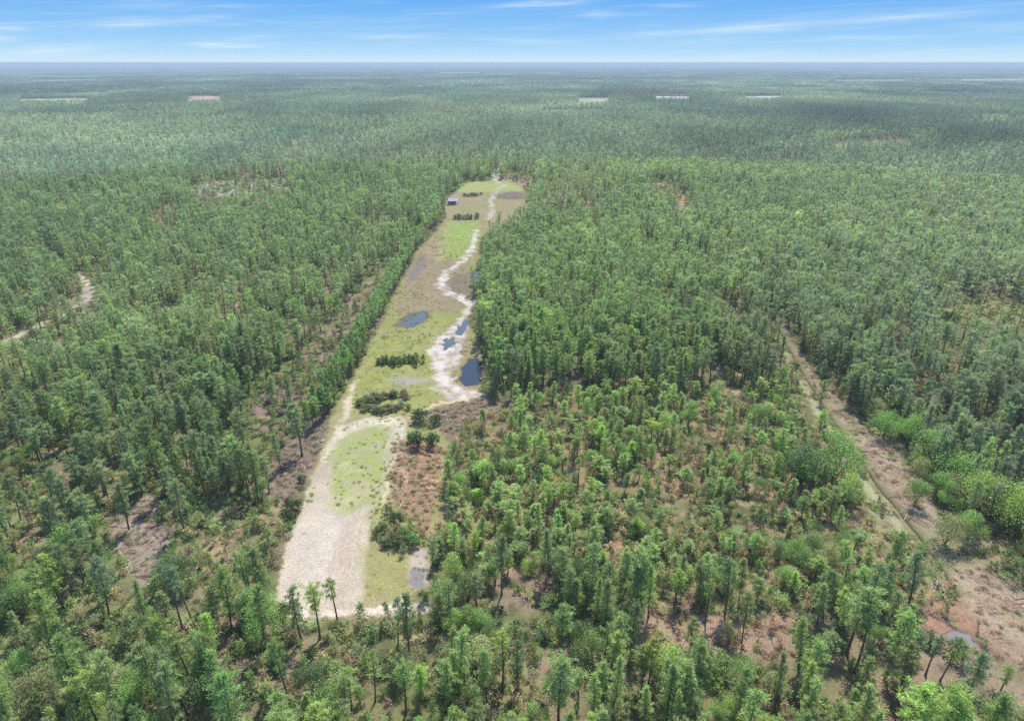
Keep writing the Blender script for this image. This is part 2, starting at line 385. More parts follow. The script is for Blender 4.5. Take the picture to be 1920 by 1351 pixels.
    c = mix(c, C(.37, .29, .22), bare * sstep(edge_x, 2) * .6)
    for off in (-2.3, -.6, 1.2, 2.9):
        k = sstep(line_sd(fx, fy, [(a_ + off, b_) for a_, b_ in GP([(630, 1135), (645, 1040), (664, 960), (688, 860), (704, 810)])], [.16] * 5), .22)
        c = mix(c, C(.33, .27, .19), k * s * .55 * np.clip(.3 + nB, 0, 1))
    sg = sstep(poly_sd(wx, wy, SAND_GREEN), 1.6)
    c = mix(c, C(.27, .31, .10), sg * np.clip(.55 + (nC - .35) * 1.6, 0, 1) * .92)
    c = mix(c, C(.42, .38, .24), sg * np.clip((fbm(x, y, 5, 77) - .5) * 5, 0, 1) * .6)
    rm = sstep(poly_sd(wx, wy, RIM), 1.0)
    c = mix(c, C(.52, .475, .36), rm * np.clip(.1 + nC * 1.2, 0, 1))
    k = sstep(line_sd(fx, fy, GP([(700, 985), (722, 925), (742, 862), (752, 835)]), [.5, .5, .6, .6]), .4)
    c = mix(c, C(.62, .57, .42), k * .6)
    g2 = sstep(poly_sd(wx, wy, SIDE_GRASS), 1.2)
    c = mix(c, C(.27, .265, .105), g2 * .8 * np.clip(.4 + nC, 0, 1))
    k = sstep(poly_sd(wx, wy, FERN), .9)
    c = mix(c, C(.29, .185, .125), k * np.clip(.55 + nC * .6, 0, 1))
    c = mix(c, C(.44, .30, .22), k * np.clip((nC - .58) * 8, 0, 1) * .7)
    k = sstep(poly_sd(fx, fy, WET_A), .7)
    c = mix(c, C(.42, .36, .33), k * .8)
    # the cleared line beside the ditch
    k = sstep(line_sd(wx, wy, CORR_WLD, CORR_W), 1.6)
    cc = np.tile(C(.36, .285, .205), (len(x), 1))
    cc = mix(cc, C(.22, .15, .11), np.clip((nC - .45) * 6, 0, 1) * .75)
    cc = mix(cc, C(.21, .22, .10), np.clip((nB - .46) * 6, 0, 1) * .7)
    cc = mix(cc, C(.33, .31, .28), np.clip((nA - .52) * 6, 0, 1) * .5)
    c = mix(c, cc, k * .92)
    k = sstep(line_sd(fx, fy, [(a - 3.2, b) for a, b in DITCH_W], [1.2] * len(DITCH_W)), 1.0)
    c = mix(c, C(.40, .38, .24), k * .7)
    qx = fx + (fbm(x, y, 4.5, 25, 5) - .5) * 5.5; qy = fy + (fbm(x, y, 4.5, 26, 5) - .5) * 7
    for pw in PONDS_W:
        k = sstep(poly_sd(x, y, pw) + (fbm(x, y, 2.6, 57) - .5) * 2.6 - .7, .8)
        c = mix(c, C(.13, .105, .08), k * .7)
    for pts, wd, rgb, soft, kk in TRACKS_W[:0]:
        pass
    for pts, wd, rgb, soft, kk in TRACKS_W:
        k = sstep(line_sd(qx, qy, pts, wd), soft)
        c = mix(c, C(*rgb), k * np.clip(.62 + (nC - .42) * 2.4 + (nB - .5) * 1.2, 0, 1))
    return np.clip(c * (0.86 + .28 * nC[:, None]), .01, .9)


# ------------------------------------------------------------------ materials
def new_mat(name):
    m = bpy.data.materials.new(name); m.use_nodes = True
    m.node_tree.nodes.clear()
    return m, m.node_tree.nodes, m.node_tree.links


def ground_mat():
    m, n, l = new_mat("soil_and_grass")
    at = n.new('ShaderNodeAttribute'); at.attribute_name = 'soil'
    geo = n.new('ShaderNodeNewGeometry')
    n1 = n.new('ShaderNodeTexNoise'); n1.inputs['Scale'].default_value = 2.2; n1.inputs['Detail'].default_value = 5; n1.inputs['Roughness'].default_value = .68
    l.new(geo.outputs['Position'], n1.inputs['Vector'])
    n2 = n.new('ShaderNodeTexVoronoi'); n2.inputs['Scale'].default_value = 1.7; l.new(geo.outputs['Position'], n2.inputs['Vector'])
    mr = n.new('ShaderNodeMapRange'); l.new(n1.outputs['Fac'], mr.inputs[0]); mr.inputs[1].default_value = .3; mr.inputs[2].default_value = .7; mr.inputs[3].default_value = .72; mr.inputs[4].default_value = 1.28
    mr2 = n.new('ShaderNodeMapRange'); l.new(n2.outputs['Distance'], mr2.inputs[0]); mr2.inputs[1].default_value = 0; mr2.inputs[2].default_value = .8; mr2.inputs[3].default_value = 1.06; mr2.inputs[4].default_value = .93
    mu = n.new('ShaderNodeMath'); mu.operation = 'MULTIPLY'; l.new(mr.outputs[0], mu.inputs[0]); l.new(mr2.outputs[0], mu.inputs[1])
    vm = n.new('ShaderNodeVectorMath'); vm.operation = 'SCALE'; l.new(at.outputs['Color'], vm.inputs[0]); l.new(mu.outputs[0], vm.inputs['Scale'])
    b = n.new('ShaderNodeBsdfDiffuse'); b.inputs['Roughness'].default_value = .8; l.new(vm.outputs[0], b.inputs['Color'])
    bp = n.new('ShaderNodeBump'); bp.inputs['Strength'].default_value = .4; bp.inputs['Distance'].default_value = .25
    l.new(n1.outputs['Fac'], bp.inputs['Height']); l.new(bp.outputs[0], b.inputs['Normal'])
    o = n.new('ShaderNodeOutputMaterial'); l.new(b.outputs[0], o.inputs['Surface'])
    return m


def leaf_mat(name, trans=.32, lo=1.5, hi=4.7):
    m, n, l = new_mat(name)
    at = n.new('ShaderNodeAttribute'); at.attribute_type = 'INSTANCER'; at.attribute_name = 'tint'
    va = n.new('ShaderNodeAttribute'); va.attribute_name = 'var'
    mr = n.new('ShaderNodeMapRange'); l.new(va.outputs['Fac'], mr.inputs[0]); mr.inputs[3].default_value = lo; mr.inputs[4].default_value = hi
    vm = n.new('ShaderNodeVectorMath'); vm.operation = 'SCALE'; l.new(at.outputs['Vector'], vm.inputs[0]); l.new(mr.outputs[0], vm.inputs['Scale'])
    d = n.new('ShaderNodeBsdfDiffuse'); l.new(vm.outputs[0], d.inputs['Color'])
    t = n.new('ShaderNodeBsdfTranslucent')
    v2 = n.new('ShaderNodeVectorMath'); v2.operation = 'MULTIPLY'; l.new(vm.outputs[0], v2.inputs[0]); v2.inputs[1].default_value = (1.12, 1.13, .70)
    l.new(v2.outputs[0], t.inputs['Color'])
    mx = n.new('ShaderNodeMixShader'); mx.inputs[0].default_value = trans; l.new(d.outputs[0], mx.inputs[1]); l.new(t.outputs[0], mx.inputs[2])
    g = n.new('ShaderNodeBsdfGlossy'); g.inputs['Roughness'].default_value = .55; g.inputs['Color'].default_value = (.85, .9, .95, 1)
    m2 = n.new('ShaderNodeMixShader'); m2.inputs[0].default_value = .012; l.new(mx.outputs[0], m2.inputs[1]); l.new(g.outputs[0], m2.inputs[2])
    o = n.new('ShaderNodeOutputMaterial'); l.new(m2.outputs[0], o.inputs['Surface'])
    return m


def plain_mat(name, rgb, rough=.8, nscale=4.0, amp=.25, metal=0):
    m, n, l = new_mat(name)
    b = n.new('ShaderNodeBsdfPrincipled'); b.inputs['Roughness'].default_value = rough; b.inputs['Metallic'].default_value = metal
    t = n.new('ShaderNodeTexCoord'); nn = n.new('ShaderNodeTexNoise'); nn.inputs['Scale'].default_value = nscale; nn.inputs['Detail'].default_value = 5
    l.new(t.outputs['Object'], nn.inputs['Vector'])
    mr = n.new('ShaderNodeMapRange'); l.new(nn.outputs['Fac'], mr.inputs[0]); mr.inputs[1].default_value = .25; mr.inputs[2].default_value = .75
    mr.inputs[3].default_value = 1 - amp; mr.inputs[4].default_value = 1 + amp
    vm = n.new('ShaderNodeVectorMath'); vm.operation = 'SCALE'; vm.inputs[0].default_value = rgb; l.new(mr.outputs[0], vm.inputs['Scale'])
    l.new(vm.outputs[0], b.inputs['Base Color'])
    o = n.new('ShaderNodeOutputMaterial'); l.new(b.outputs[0], o.inputs['Surface'])
    return m


def water_mat(name, rgb, rough=.06):
    m, n, l = new_mat(name)
    b = n.new('ShaderNodeBsdfPrincipled'); b.inputs['Base Color'].default_value = (*rgb, 1); b.inputs['Roughness'].default_value = rough; b.inputs['IOR'].default_value = 1.33
    g = n.new('ShaderNodeNewGeometry'); nn = n.new('ShaderNodeTexNoise'); nn.inputs['Scale'].default_value = 1.3; nn.inputs['Detail'].default_value = 3
    l.new(g.outputs['Position'], nn.inputs['Vector'])
    bp = n.new('ShaderNodeBump'); bp.inputs['Strength'].default_value = .08; bp.inputs['Distance'].default_value = .1; l.new(nn.outputs['Fac'], bp.inputs['Height']); l.new(bp.outputs[0], b.inputs['Normal'])
    o = n.new('ShaderNodeOutputMaterial'); l.new(b.outputs[0], o.inputs['Surface'])
    return m


M_GROUND = ground_mat()
M_NEEDLE = leaf_mat("pine_needles", .56)
M_LEAF = leaf_mat("broad_leaves", .5, 1.35, 3.8)
M_BRUSH = leaf_mat("brush_leaves", .35, .9, 2.3)
M_BARK = plain_mat("pine_bark", (.105, .08, .065), .95, 3, .35)
M_WATER = water_mat("pond_water", (.018, .024, .035))
M_SHALLOW = water_mat("shallow_water", (.055, .065, .075), .10)
M_PALEWET = water_mat("silty_water", (.13, .125, .12), .08)
M_ROOF = plain_mat("weathered_sheet_metal", (.17, .21, .30), .75, 1.5, .2, 0)
M_WOOD = plain_mat("grey_timber", (.16, .13, .10), .9, 6, .3)


# ------------------------------------------------------------------ object helpers
def tag(o, label=None, cat=None, group=None, kind=None):
    if label: o['label'] = label
    if cat: o['category'] = cat
    if group: o['group'] = group
    if kind: o['kind'] = kind
    return o


def mesh_np(name, verts, faces, mats, midx=None, attrs=None, smooth=False):
    me = bpy.data.meshes.new(name)
    verts = np.asarray(verts, np.float32)
    me.from_pydata([], [], []) if False else None
    if isinstance(faces, np.ndarray):
        k = faces.shape[1]; nf = len(faces)
        me.vertices.add(len(verts)); me.vertices.foreach_set('co', verts.ravel())
        me.loops.add(nf * k); me.loops.foreach_set('vertex_index', faces.astype(np.int32).ravel())
        me.polygons.add(nf); me.polygons.foreach_set('loop_start', np.arange(0, nf * k, k, dtype=np.int32))
    else:
        me.from_pydata([tuple(map(float, v)) for v in verts], [], faces); nf = len(faces)
    for m in mats: me.materials.append(m)
    if midx is not None: me.polygons.foreach_set('material_index', np.asarray(midx, np.int32))
    for an, (dom, typ, arr) in (attrs or {}).items():
        a = me.attributes.new(an, typ, dom)
        key = {'FLOAT': 'value', 'FLOAT_VECTOR': 'vector', 'FLOAT_COLOR': 'color', 'INT': 'value'}[typ]
        a.data.foreach_set(key, np.asarray(arr, np.float32 if typ != 'INT' else np.int32).ravel())
    me.update(calc_edges=True); me.validate()
    if smooth: me.polygons.foreach_set('use_smooth', np.ones(nf, bool))
    return me


# ------------------------------------------------------------------ ground sheet
def build_ground():
    fine = np.linspace(-radians(43), radians(43), 860)
    coarse = np.linspace(radians(43), 2 * pi - radians(43), 60)[1:-1]
    th = np.concatenate([fine, coarse])
    r = [0.5, 20, 40, 55, 66]
    while r[-1] < 1000: r.append(r[-1] * (1 + 0.0035 + .0015 * (r[-1] > 400)))
    while r[-1] < 25000: r.append(r[-1] * 1.012)
    r[-1] = 25000
    r = np.array(r)
    T, R = np.meshgrid(th, r)
    x, y = (R * np.sin(T)).ravel(), (R * np.cos(T)).ravel()
    z = np.zeros_like(x)
    # gentle relief and the ditch
    near = np.hypot(x, y) < 1500
    zz = (fbm(x, y, 30, 55) - .5) * .5 + (fbm(x, y, 3, 56) - .5) * .18
    dd = line_sd(x + (fbm(x, y, 6, 61) - .5) * .9, y, DITCH_W, [.34] * len(DITCH_W))
    z = np.where(near, zz, 0)
    for pw in PONDS_W:
        sd_ = poly_sd(x, y, pw) + (fbm(x, y, 2.6, 57) - .5) * 2.6
        if pw is PONDS_W[5] or pw is PONDS_W[6] or pw is PONDS_W[3]: sd_ = sd_ + .5 + (fbm(x, y, 2.0, 59) - .5) * 5
        if pw is PONDS_W[1]: sd_ = sd_ + 1.2 + (fbm(x, y, 4.5, 58) - .5) * 9
        z = np.where(sd_ < 6, np.maximum(z, -.02) * np.clip(sd_ / 6, 0, 1), z)
        z = z - .45 * np.clip(.5 - sd_ / 1.6, 0, 1)
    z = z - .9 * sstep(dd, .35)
    z = np.where(dd < 400, z, z)
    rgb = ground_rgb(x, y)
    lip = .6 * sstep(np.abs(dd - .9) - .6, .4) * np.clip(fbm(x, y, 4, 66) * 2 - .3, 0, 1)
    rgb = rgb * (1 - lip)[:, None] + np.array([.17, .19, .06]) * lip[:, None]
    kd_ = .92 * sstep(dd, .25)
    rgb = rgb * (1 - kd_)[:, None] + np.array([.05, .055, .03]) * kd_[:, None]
    nr, ntheta = len(r), len(th)
    i = np.arange(nr - 1)[:, None] * ntheta; j = np.arange(ntheta)[None, :]
    j2 = (j + 1) % ntheta
    q = np.stack([i + j, i + ntheta + j, i + ntheta + j2, i + j2], -1).reshape(-1, 4)
    q = q[:, ::-1].copy()
    rgba = np.concatenate([rgb, np.ones((len(x), 1))], 1)
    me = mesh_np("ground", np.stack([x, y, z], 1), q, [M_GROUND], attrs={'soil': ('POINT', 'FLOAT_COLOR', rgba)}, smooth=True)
    o = bpy.data.objects.new("ground", me); col.objects.link(o)
    tag(o, "flat sandy ground under the pine forest reaching to the horizon", kind='structure')
    return o


ground = build_ground()

# ponds
pond_labels = ["dark blue pond at the forest edge right of the sandy loop", "shallow blue puddle in the grass halfway along the clearing", "small pool against the trees beside the upper sand loop",
               "grey shallow puddle on the white sand beside the pond", "narrow shallow puddle above the white sand patch", "pale puddle beside the red track at lower right", "small wet hollow right of the sandy strip end"]
for i, pw in enumerate(PONDS_W):
    pts = np.array(pw); cxy = pts.mean(0); ring = []
    n = 72
    dens = []
    for k in range(n):
        f = k / n * len(pts); a, b = pts[int(f) % len(pts)], pts[(int(f) + 1) % len(pts)]
        p = a + (b - a) * (f - int(f)); dens.append(p)
    dens = np.array(dens)
    for _ in range(3): dens = (dens + np.roll(dens, 1, 0) + np.roll(dens, -1, 0)) / 3
    rad = np.hypot(*(dens - cxy).T)
    ring = cxy + (dens - cxy) * (1 + 1.6 / np.maximum(rad, 1))[:, None]
    vs = [(p[0], p[1], -.14) for p in ring] + [(p[0], p[1], -.9) for p in ring]
    fs = [list(range(n))] + [[k, n + k, n + (k + 1) % n, (k + 1) % n] for k in range(n)] + [list(range(2 * n - 1, n - 1, -1))]
    me = mesh_np("water", vs, fs, [M_WATER if i in (0, 2) else (M_PALEWET if i > 4 else M_SHALLOW)])
    o = bpy.data.objects.new("pond" if i == 0 else "puddle", me); col.objects.link(o)
    tag(o, pond_labels[i], kind='structure')

# ------------------------------------------------------------------ plant prototypes
class MB:
    def __init__(s): s.v, s.f, s.m, s.var = [], [], [], []
    def tri(s, a, b, c, var, m=0):
        k = len(s.v); s.v += [a, b, c]; s.f.append((k, k + 1, k + 2)); s.m.append(m); s.var.append(var)
    def quad(s, a, b, c, d, var, m=0):
        k = len(s.v); s.v += [a, b, c, d]; s.f.append((k, k + 1, k + 2, k + 3)); s.m.append(m); s.var.append(var)
    def tube(s, pts, rs, sides, m=1, var=.5):
        k0 = len(s.v)
        for i, (p, r) in enumerate(zip(pts, rs)):
            p = np.array(p)
            d = np.array(pts[min(i + 1, len(pts) - 1)]) - np.array(pts[max(i - 1, 0)]); d = d / (np.linalg.norm(d) + 1e-9)
            a = np.cross(d, (0, 0, 1) if abs(d[2]) < .9 else (1, 0, 0)); a /= np.linalg.norm(a); b = np.cross(d, a)
            for q in range(sides):
                t = 2 * pi * q / sides; s.v.append(tuple(p + (a * cos(t) + b * sin(t)) * r))
        for i in range(len(pts) - 1):
            for q in range(sides):
                q2 = (q + 1) % sides
                s.f.append((k0 + i * sides + q, k0 + i * sides + q2, k0 + (i + 1) * sides + q2, k0 + (i + 1) * sides + q)); s.m.append(m); s.var.append(var)
        s.f.append(tuple(k0 + (len(pts) - 1) * sides + q for q in range(sides))); s.m.append(m); s.var.append(var)
    def mesh(s, name, mats):
        return mesh_np(name, s.v, s.f, mats, s.m, {'var': ('FACE', 'FLOAT', s.var)})


def rdir(r, up=0.0):
    v = np.array([r.gauss(0, 1), r.gauss(0, 1), r.gauss(0, 1) + up]); return v / np.linalg.norm(v)


def tuft(mb, r, c, size, n, var, up=.5, wid=.17):
    c = np.array(c)
    for _ in range(n):
        d = rdir(r, up); s = np.cross(d, rdir(r)); s /= np.linalg.norm(s) + 1e-9
        ln = size * r.uniform(.6, 1.15)
        a = c + d * ln * .05
        e = c + d * ln
        w2 = s * size * wid * .5
        mb.quad(tuple(a - w2 * .35), tuple(a + d * ln * .55 - w2), tuple(e), tuple(a + d * ln * .55 + w2), min(1, max(0, var + r.uniform(-.18, .18))))


def pine_skeleton(r, height, crown_r, base_frac, shape, nbr):
    """trunk points and branches (start, end, mid) of a pine"""
    bend = (r.uniform(-.03, .03), r.uniform(-.03, .03))
    tp = lambda t: np.array([bend[0] * height * t * t + .12 * sin(5 * t), bend[1] * height * t * t, height * t])
    br = []
    for i in range(nbr):
        t = base_frac + (1 - base_frac) * ((i + r.random() * .9) / nbr) ** .9
        k = (t - base_frac) / (1 - base_frac)
        if shape == 'round': prof = math.sqrt(max(0.05, 1 - (2 * k - .95) ** 2)) * .97
        elif shape == 'narrow': prof = .62 * math.sqrt(max(.06, 1 - (1.7 * k - .7) ** 2))
        elif shape == 'flat': prof = .45 + .6 * k if k < .8 else 1.25 - (k - .8) * 3.2
        elif shape == 'cone': prof = 1.0 * (1 - k) ** .75 + .06
        else: prof = .75 * math.sqrt(max(.08, 1 - (1.5 * k - .6) ** 2))
        az = i * 2.399 + r.uniform(-.5, .5)
        ln = crown_r * prof * r.uniform(.42, 1.18)
        rise = r.uniform(-.05, .35) + .45 * k
        s = tp(t)
        e = s + np.array([cos(az) * ln, sin(az) * ln, ln * rise])
        m = (s + e) / 2 + np.array([0, 0, -ln * .06])
        br.append((s, m, e, ln))
    return tp, br


CROWN_K = .86


def make_pine(seed, height=14, crown_r=2.6, base_frac=.5, shape='round', nbr=46, tufts=5, blades=11, size=.58, lod=0, gap=0.0):
    r = random.Random(seed)
    crown_r *= CROWN_K
    tp, br = pine_skeleton(r, height, crown_r, base_frac, shape, nbr)
    tr, cr = MB(), MB()
    sides = (7, 4, 3)[lod]
    ts = np.linspace(0, .97, (9, 4, 2)[lod])
    tr.tube([tuple(tp(t)) for t in ts], [height * (.0125 * (1 - t) + .0028) * (1.35 if t == 0 else 1) for t in ts], sides)
    if lod == 0:      # dead stubs below the crown
        for _ in range(7):
            t = r.uniform(base_frac * .5, base_frac); a = r.uniform(0, 6.28); s = tp(t); l_ = r.uniform(.4, 1.3)
            tr.tube([tuple(s), tuple(s + np.array([cos(a) * l_, sin(a) * l_, -.1]))], [.035, .015], 3)
    for (s, m, e, ln) in br:
        if r.random() < gap + .10: continue
        if lod == 0: cr.tube([tuple(s), tuple(m), tuple(e)], [.045, .03, .015], 3, m=1)
        bvar = r.uniform(.25, .75)
        nt_ = max(1, int(round(tufts * min(1.3, .45 + ln / crown_r))))
        for q in range(nt_):
            f = .35 + .65 * (q + r.random()) / nt_
            p = s + (e - s) * f + np.array([r.gauss(0, .16), r.gauss(0, .16), r.gauss(0, .12) + .12]) * (crown_r / 2.6)
            tuft(cr, r, p, size * (1.1 - .25 * (1 - f)), blades, min(1, bvar * .7 + .3 * f + r.uniform(-.15, .15)), .6)
    top = tp(.99)
    for _ in range(3 if lod < 2 else 1): tuft(cr, r, top + np.array([r.gauss(0, .15), r.gauss(0, .15), r.uniform(-.6, .2)]), size, blades, .75, .9)
    return tr, cr


def make_broad(seed, height=8, width=3.2, lobes=9, leaves=3800, lsize=.18, base=.14):
    r = random.Random(seed); tr, cr = MB(), MB()
    cents = []
    for i in range(lobes):
        a = i * 2.4 + r.uniform(-.4, .4); k = r.random()
        rr = width * .62 * math.sqrt(r.random())
        zc = height * (base + (1 - base) * r.uniform(.3, .80))
        rad = r.uniform(.22, .48) * width * (1.15 - .3 * k)
        rr *= (1.1 - .55 * max(0, (zc / height - .5)))
        cents.append((np.array([cos(a) * rr, sin(a) * rr, min(zc, height - rad * .75)]), rad, r.uniform(.3, .7)))
    cents.append((np.array([r.uniform(-.3, .3), r.uniform(-.3, .3), height - width * .42]), width * .42, .65))
    wts = [c[1] ** 2 for c in cents]
    for _ in range(leaves):
        c, rad, vv = r.choices(cents, wts)[0]
        d = rdir(r, .25)
        p = c + d * rad * np.array([1, 1, .85]) * (r.uniform(.62, 1.22) if r.random() < .85 else r.uniform(.2, .7))
        if p[2] < height * .05: continue
        nrm = d * .9 + rdir(r) * .75; nrm /= np.linalg.norm(nrm)
        a = np.cross(nrm, rdir(r)); a /= np.linalg.norm(a) + 1e-9; b = np.cross(nrm, a)
        s = lsize * r.uniform(.6, 1.3)
        cr.quad(tuple(p - a * s * .5), tuple(p - b * s * .36), tuple(p + a * s * .6), tuple(p + b * s * .36), min(1, max(0, vv + r.uniform(-.3, .3))))
    for i, (c, rad, vv) in enumerate(cents[:5]):
        tr.tube([(r.uniform(-.15, .15), r.uniform(-.15, .15), 0), tuple(c * np.array([.45, .45, .55])), tuple(c)], [height * .012, height * .009, height * .004], 5)
    return tr, cr


def join(tr, cr):
    mb = MB(); mb.v = list(cr.v); mb.f = list(cr.f); mb.m = list(cr.m); mb.var = list(cr.var)
    k = len(mb.v); mb.v += tr.v
    mb.f += [tuple(i + k for i in f) for f in tr.f]; mb.m += [1] * len(tr.f); mb.var += tr.var
    return mb


PINE_SPECS = [  # shape word, params
    ('round-crowned', dict(shape='round', crown_r=2.5, base_frac=.38, nbr=58)),
    ('broad-crowned', dict(shape='round', crown_r=3.1, base_frac=.36, nbr=66)),
    ('narrow', dict(shape='narrow', crown_r=2.5, base_frac=.30, nbr=56)),
    ('flat-topped', dict(shape='flat', crown_r=2.5, base_frac=.52, nbr=42)),
    ('sparse', dict(shape='round', crown_r=2.0, base_frac=.55, nbr=30, tufts=5, gap=.2)),
    ('conical', dict(shape='cone', crown_r=2.5, base_frac=.22, nbr=56)),
    ('shaggy', dict(shape='other', crown_r=3.0, base_frac=.32, nbr=60)),
    ('ragged', dict(shape='narrow', crown_r=3.1, base_frac=.36, nbr=46, gap=.15)),
]
BROAD_SPECS = [('domed', dict(height=7, width=3.0, lobes=8)), ('spreading', dict(height=6, width=3.6, lobes=11, leaves=4200)), ('upright', dict(height=9, width=2.5, lobes=8)), ('billowy', dict(height=7.5, width=3.4, lobes=14, leaves=4400))]

pine_parts = [(w_, [m.mesh(nm, [M_NEEDLE, M_BARK]) for m, nm in zip(make_pine(100 + i, **sp), ('trunk', 'crown'))]) for i, (w_, sp) in enumerate(PINE_SPECS)]
broad_parts = [(w_, [m.mesh(nm, [M_LEAF, M_BARK]) for m, nm in zip(make_broad(200 + i, **sp), ('trunk', 'crown'))]) for i, (w_, sp) in enumerate(BROAD_SPECS)]


def proto_collection(name, meshes):
    c = bpy.data.collections.new(name)
    for i, me in enumerate(meshes):
        c.objects.link(bpy.data.objects.new("%s_form_%02d" % (name, i), me))
    return c


def reduced(sp, **kw):
    d = dict(sp); d.update(kw); return d


C_PINE0 = proto_collection("pine_near", [join(*make_pine(300 + i, **PINE_SPECS[i % 8][1])).mesh("pine_near", [M_NEEDLE, M_BARK]) for i in range(10)])
C_PINE1 = proto_collection("pine_mid", [join(*make_pine(320 + i, **reduced(PINE_SPECS[i % 8][1], nbr=30, tufts=3, blades=7, size=.85, lod=1))).mesh("pine_mid", [M_NEEDLE, M_BARK]) for i in range(8)])
C_PINE2 = proto_collection("pine_far", [join(*make_pine(340 + i, **reduced(PINE_SPECS[i % 8][1], nbr=14, tufts=2, blades=5, size=1.5, lod=2))).mesh("pine_far", [M_NEEDLE, M_BARK]) for i in range(6)])
C_BROAD0 = proto_collection("broadleaf_near", [join(*make_broad(400 + i, **BROAD_SPECS[i % 4][1])).mesh("broadleaf_near", [M_LEAF, M_BARK]) for i in range(5)])
C_BROAD1 = proto_collection("broadleaf_mid", [join(*make_broad(420 + i, **reduced(BROAD_SPECS[i % 4][1], leaves=300, lsize=.75))).mesh("broadleaf_mid", [M_LEAF, M_BARK]) for i in range(4)])


def make_brush(seed, kind):
    r = random.Random(seed); mb = MB()
    if kind == 'bush':
        _, cr = make_broad(seed, height=1.5, width=1.1, lobes=5, leaves=170, lsize=.26, base=0.0); return cr
    if kind == 'palmetto':
        for _ in range(9):
            a = r.uniform(0, 6.28); rr = r.uniform(.0, .9); c = np.array([cos(a) * rr, sin(a) * rr, r.uniform(.5, 1.0)])
            tilt = rdir(r, 1.2)
            for q in range(7):
                t = q / 7 * 5.2 + a; d = np.array([cos(t), sin(t), .25 * tilt[2]]); d = d / np.linalg.norm(d); s = np.cross(d, tilt); s /= np.linalg.norm(s) + 1e-9
                mb.quad(tuple(c), tuple(c + d * .35 - s * .06), tuple(c + d * .7), tuple(c + d * .35 + s * .06), r.uniform(.2, .9))
        return mb
    if kind == 'grass':
        for _ in range(60):
            a = r.uniform(0, 6.28); rr = r.random() * .8; c = np.array([cos(a) * rr, sin(a) * rr, 0]); d = rdir(r, 1.6); d[2] = abs(d[2])
            s = np.cross(d, rdir(r)); s /= np.linalg.norm(s) + 1e-9; h = r.uniform(.35, .8)
            mb.quad(tuple(c - s * .04), tuple(c + s * .04), tuple(c + d * h + s * .03), tuple(c + d * h - s * .03), r.random())
        return mb
    # sapling pine
    tr, cr = make_pine(seed, height=3.2, crown_r=1.0, base_frac=.08, shape='cone', nbr=22, tufts=2, blades=6, size=.5, lod=1)
    return cr


C_BRUSH = proto_collection("brush", [make_brush(500 + i, k).mesh("brush", [M_BRUSH, M_BARK]) for i, k in enumerate(['bush', 'bush', 'palmetto', 'palmetto', 'grass', 'grass', 'sapling', 'sapling'])])


def make_clump(seed, size=60, n=75):
    """a block of far forest: many simple tree crowns that share one mesh"""
    r = random.Random(seed); mb = MB()
    for _ in range(n):
        x, y, h = r.uniform(-size / 2, size / 2), r.uniform(-size / 2, size / 2), r.uniform(8.5, 14.5)
        cr = r.uniform(2.0, 3.6); v = r.uniform(.15, .85)
        mb.tri((x - .2, y, 0), (x + .2, y, 0), (x, y, h), .1, 1)
        for q in range(11):
            c = np.array([x + r.gauss(0, cr * .42), y + r.gauss(0, cr * .42), h - abs(r.gauss(0, h * .2))])
            d = rdir(r); a = np.cross(d, rdir(r)); a /= np.linalg.norm(a) + 1e-9; b = np.cross(d, a); s = r.uniform(.9, 1.7)
            mb.quad(tuple(c - a * s), tuple(c - b * s * .6), tuple(c + a * s), tuple(c + b * s * .6), min(1, max(0, v + r.uniform(-.25, .25))))
    return mb


C_CLUMP = proto_collection("far_wood", [make_clump(600 + i).mesh("far_wood", [M_NEEDLE, M_BARK]) for i in range(5)])


def scatter(name, coll, xyz, rz, sc, tint, idx, label):
    n = len(xyz)
    me = bpy.data.meshes.new(name); me.vertices.add(n); me.vertices.foreach_set('co', np.asarray(xyz, np.float32).ravel())
    def at(nm, typ, key, arr, dt=np.float32):
        a = me.attributes.new(nm, typ, 'POINT'); a.data.foreach_set(key, np.asarray(arr, dt).ravel())
    at('rot', 'FLOAT_VECTOR', 'vector', rz); at('scl', 'FLOAT_VECTOR', 'vector', sc); at('tint', 'FLOAT_VECTOR', 'vector', tint); at('pick', 'INT', 'value', idx, np.int32)
    o = bpy.data.objects.new(name, me); col.objects.link(o)
    g = bpy.data.node_groups.new(name, 'GeometryNodeTree')
    g.interface.new_socket('Geometry', in_out='INPUT', socket_type='NodeSocketGeometry'); g.interface.new_socket('Geometry', in_out='OUTPUT', socket_type='NodeSocketGeometry')
    gi, go = g.nodes.new('NodeGroupInput'), g.nodes.new('NodeGroupOutput')
    mp = g.nodes.new('GeometryNodeMeshToPoints')
    ci = g.nodes.new('GeometryNodeCollectionInfo'); ci.inputs['Collection'].default_value = coll; ci.inputs['Separate Children'].default_value = True; ci.inputs['Reset Children'].default_value = True
    ip = g.nodes.new('GeometryNodeInstanceOnPoints'); ip.inputs['Pick Instance'].default_value = True
    def na(nm, typ):
        k = g.nodes.new('GeometryNodeInputNamedAttribute'); k.data_type = typ; k.inputs['Name'].default_value = nm; return k.outputs['Attribute']
    g.links.new(gi.outputs[0], mp.inputs['Mesh']); g.links.new(mp.outputs[0], ip.inputs['Points']); g.links.new(ci.outputs[0], ip.inputs['Instance'])
    g.links.new(na('pick', 'INT'), ip.inputs['Instance Index']); g.links.new(na('scl', 'FLOAT_VECTOR'), ip.inputs['Scale'])
    e2r = g.nodes.new('FunctionNodeEulerToRotation'); g.links.new(na('rot', 'FLOAT_VECTOR'), e2r.inputs[0]); g.links.new(e2r.outputs[0], ip.inputs['Rotation'])
    g.links.new(ip.outputs[0], go.inputs[0])
    md = o.modifiers.new('scatter', 'NODES'); md.node_group = g
    tag(o, label, kind='stuff')
    return o


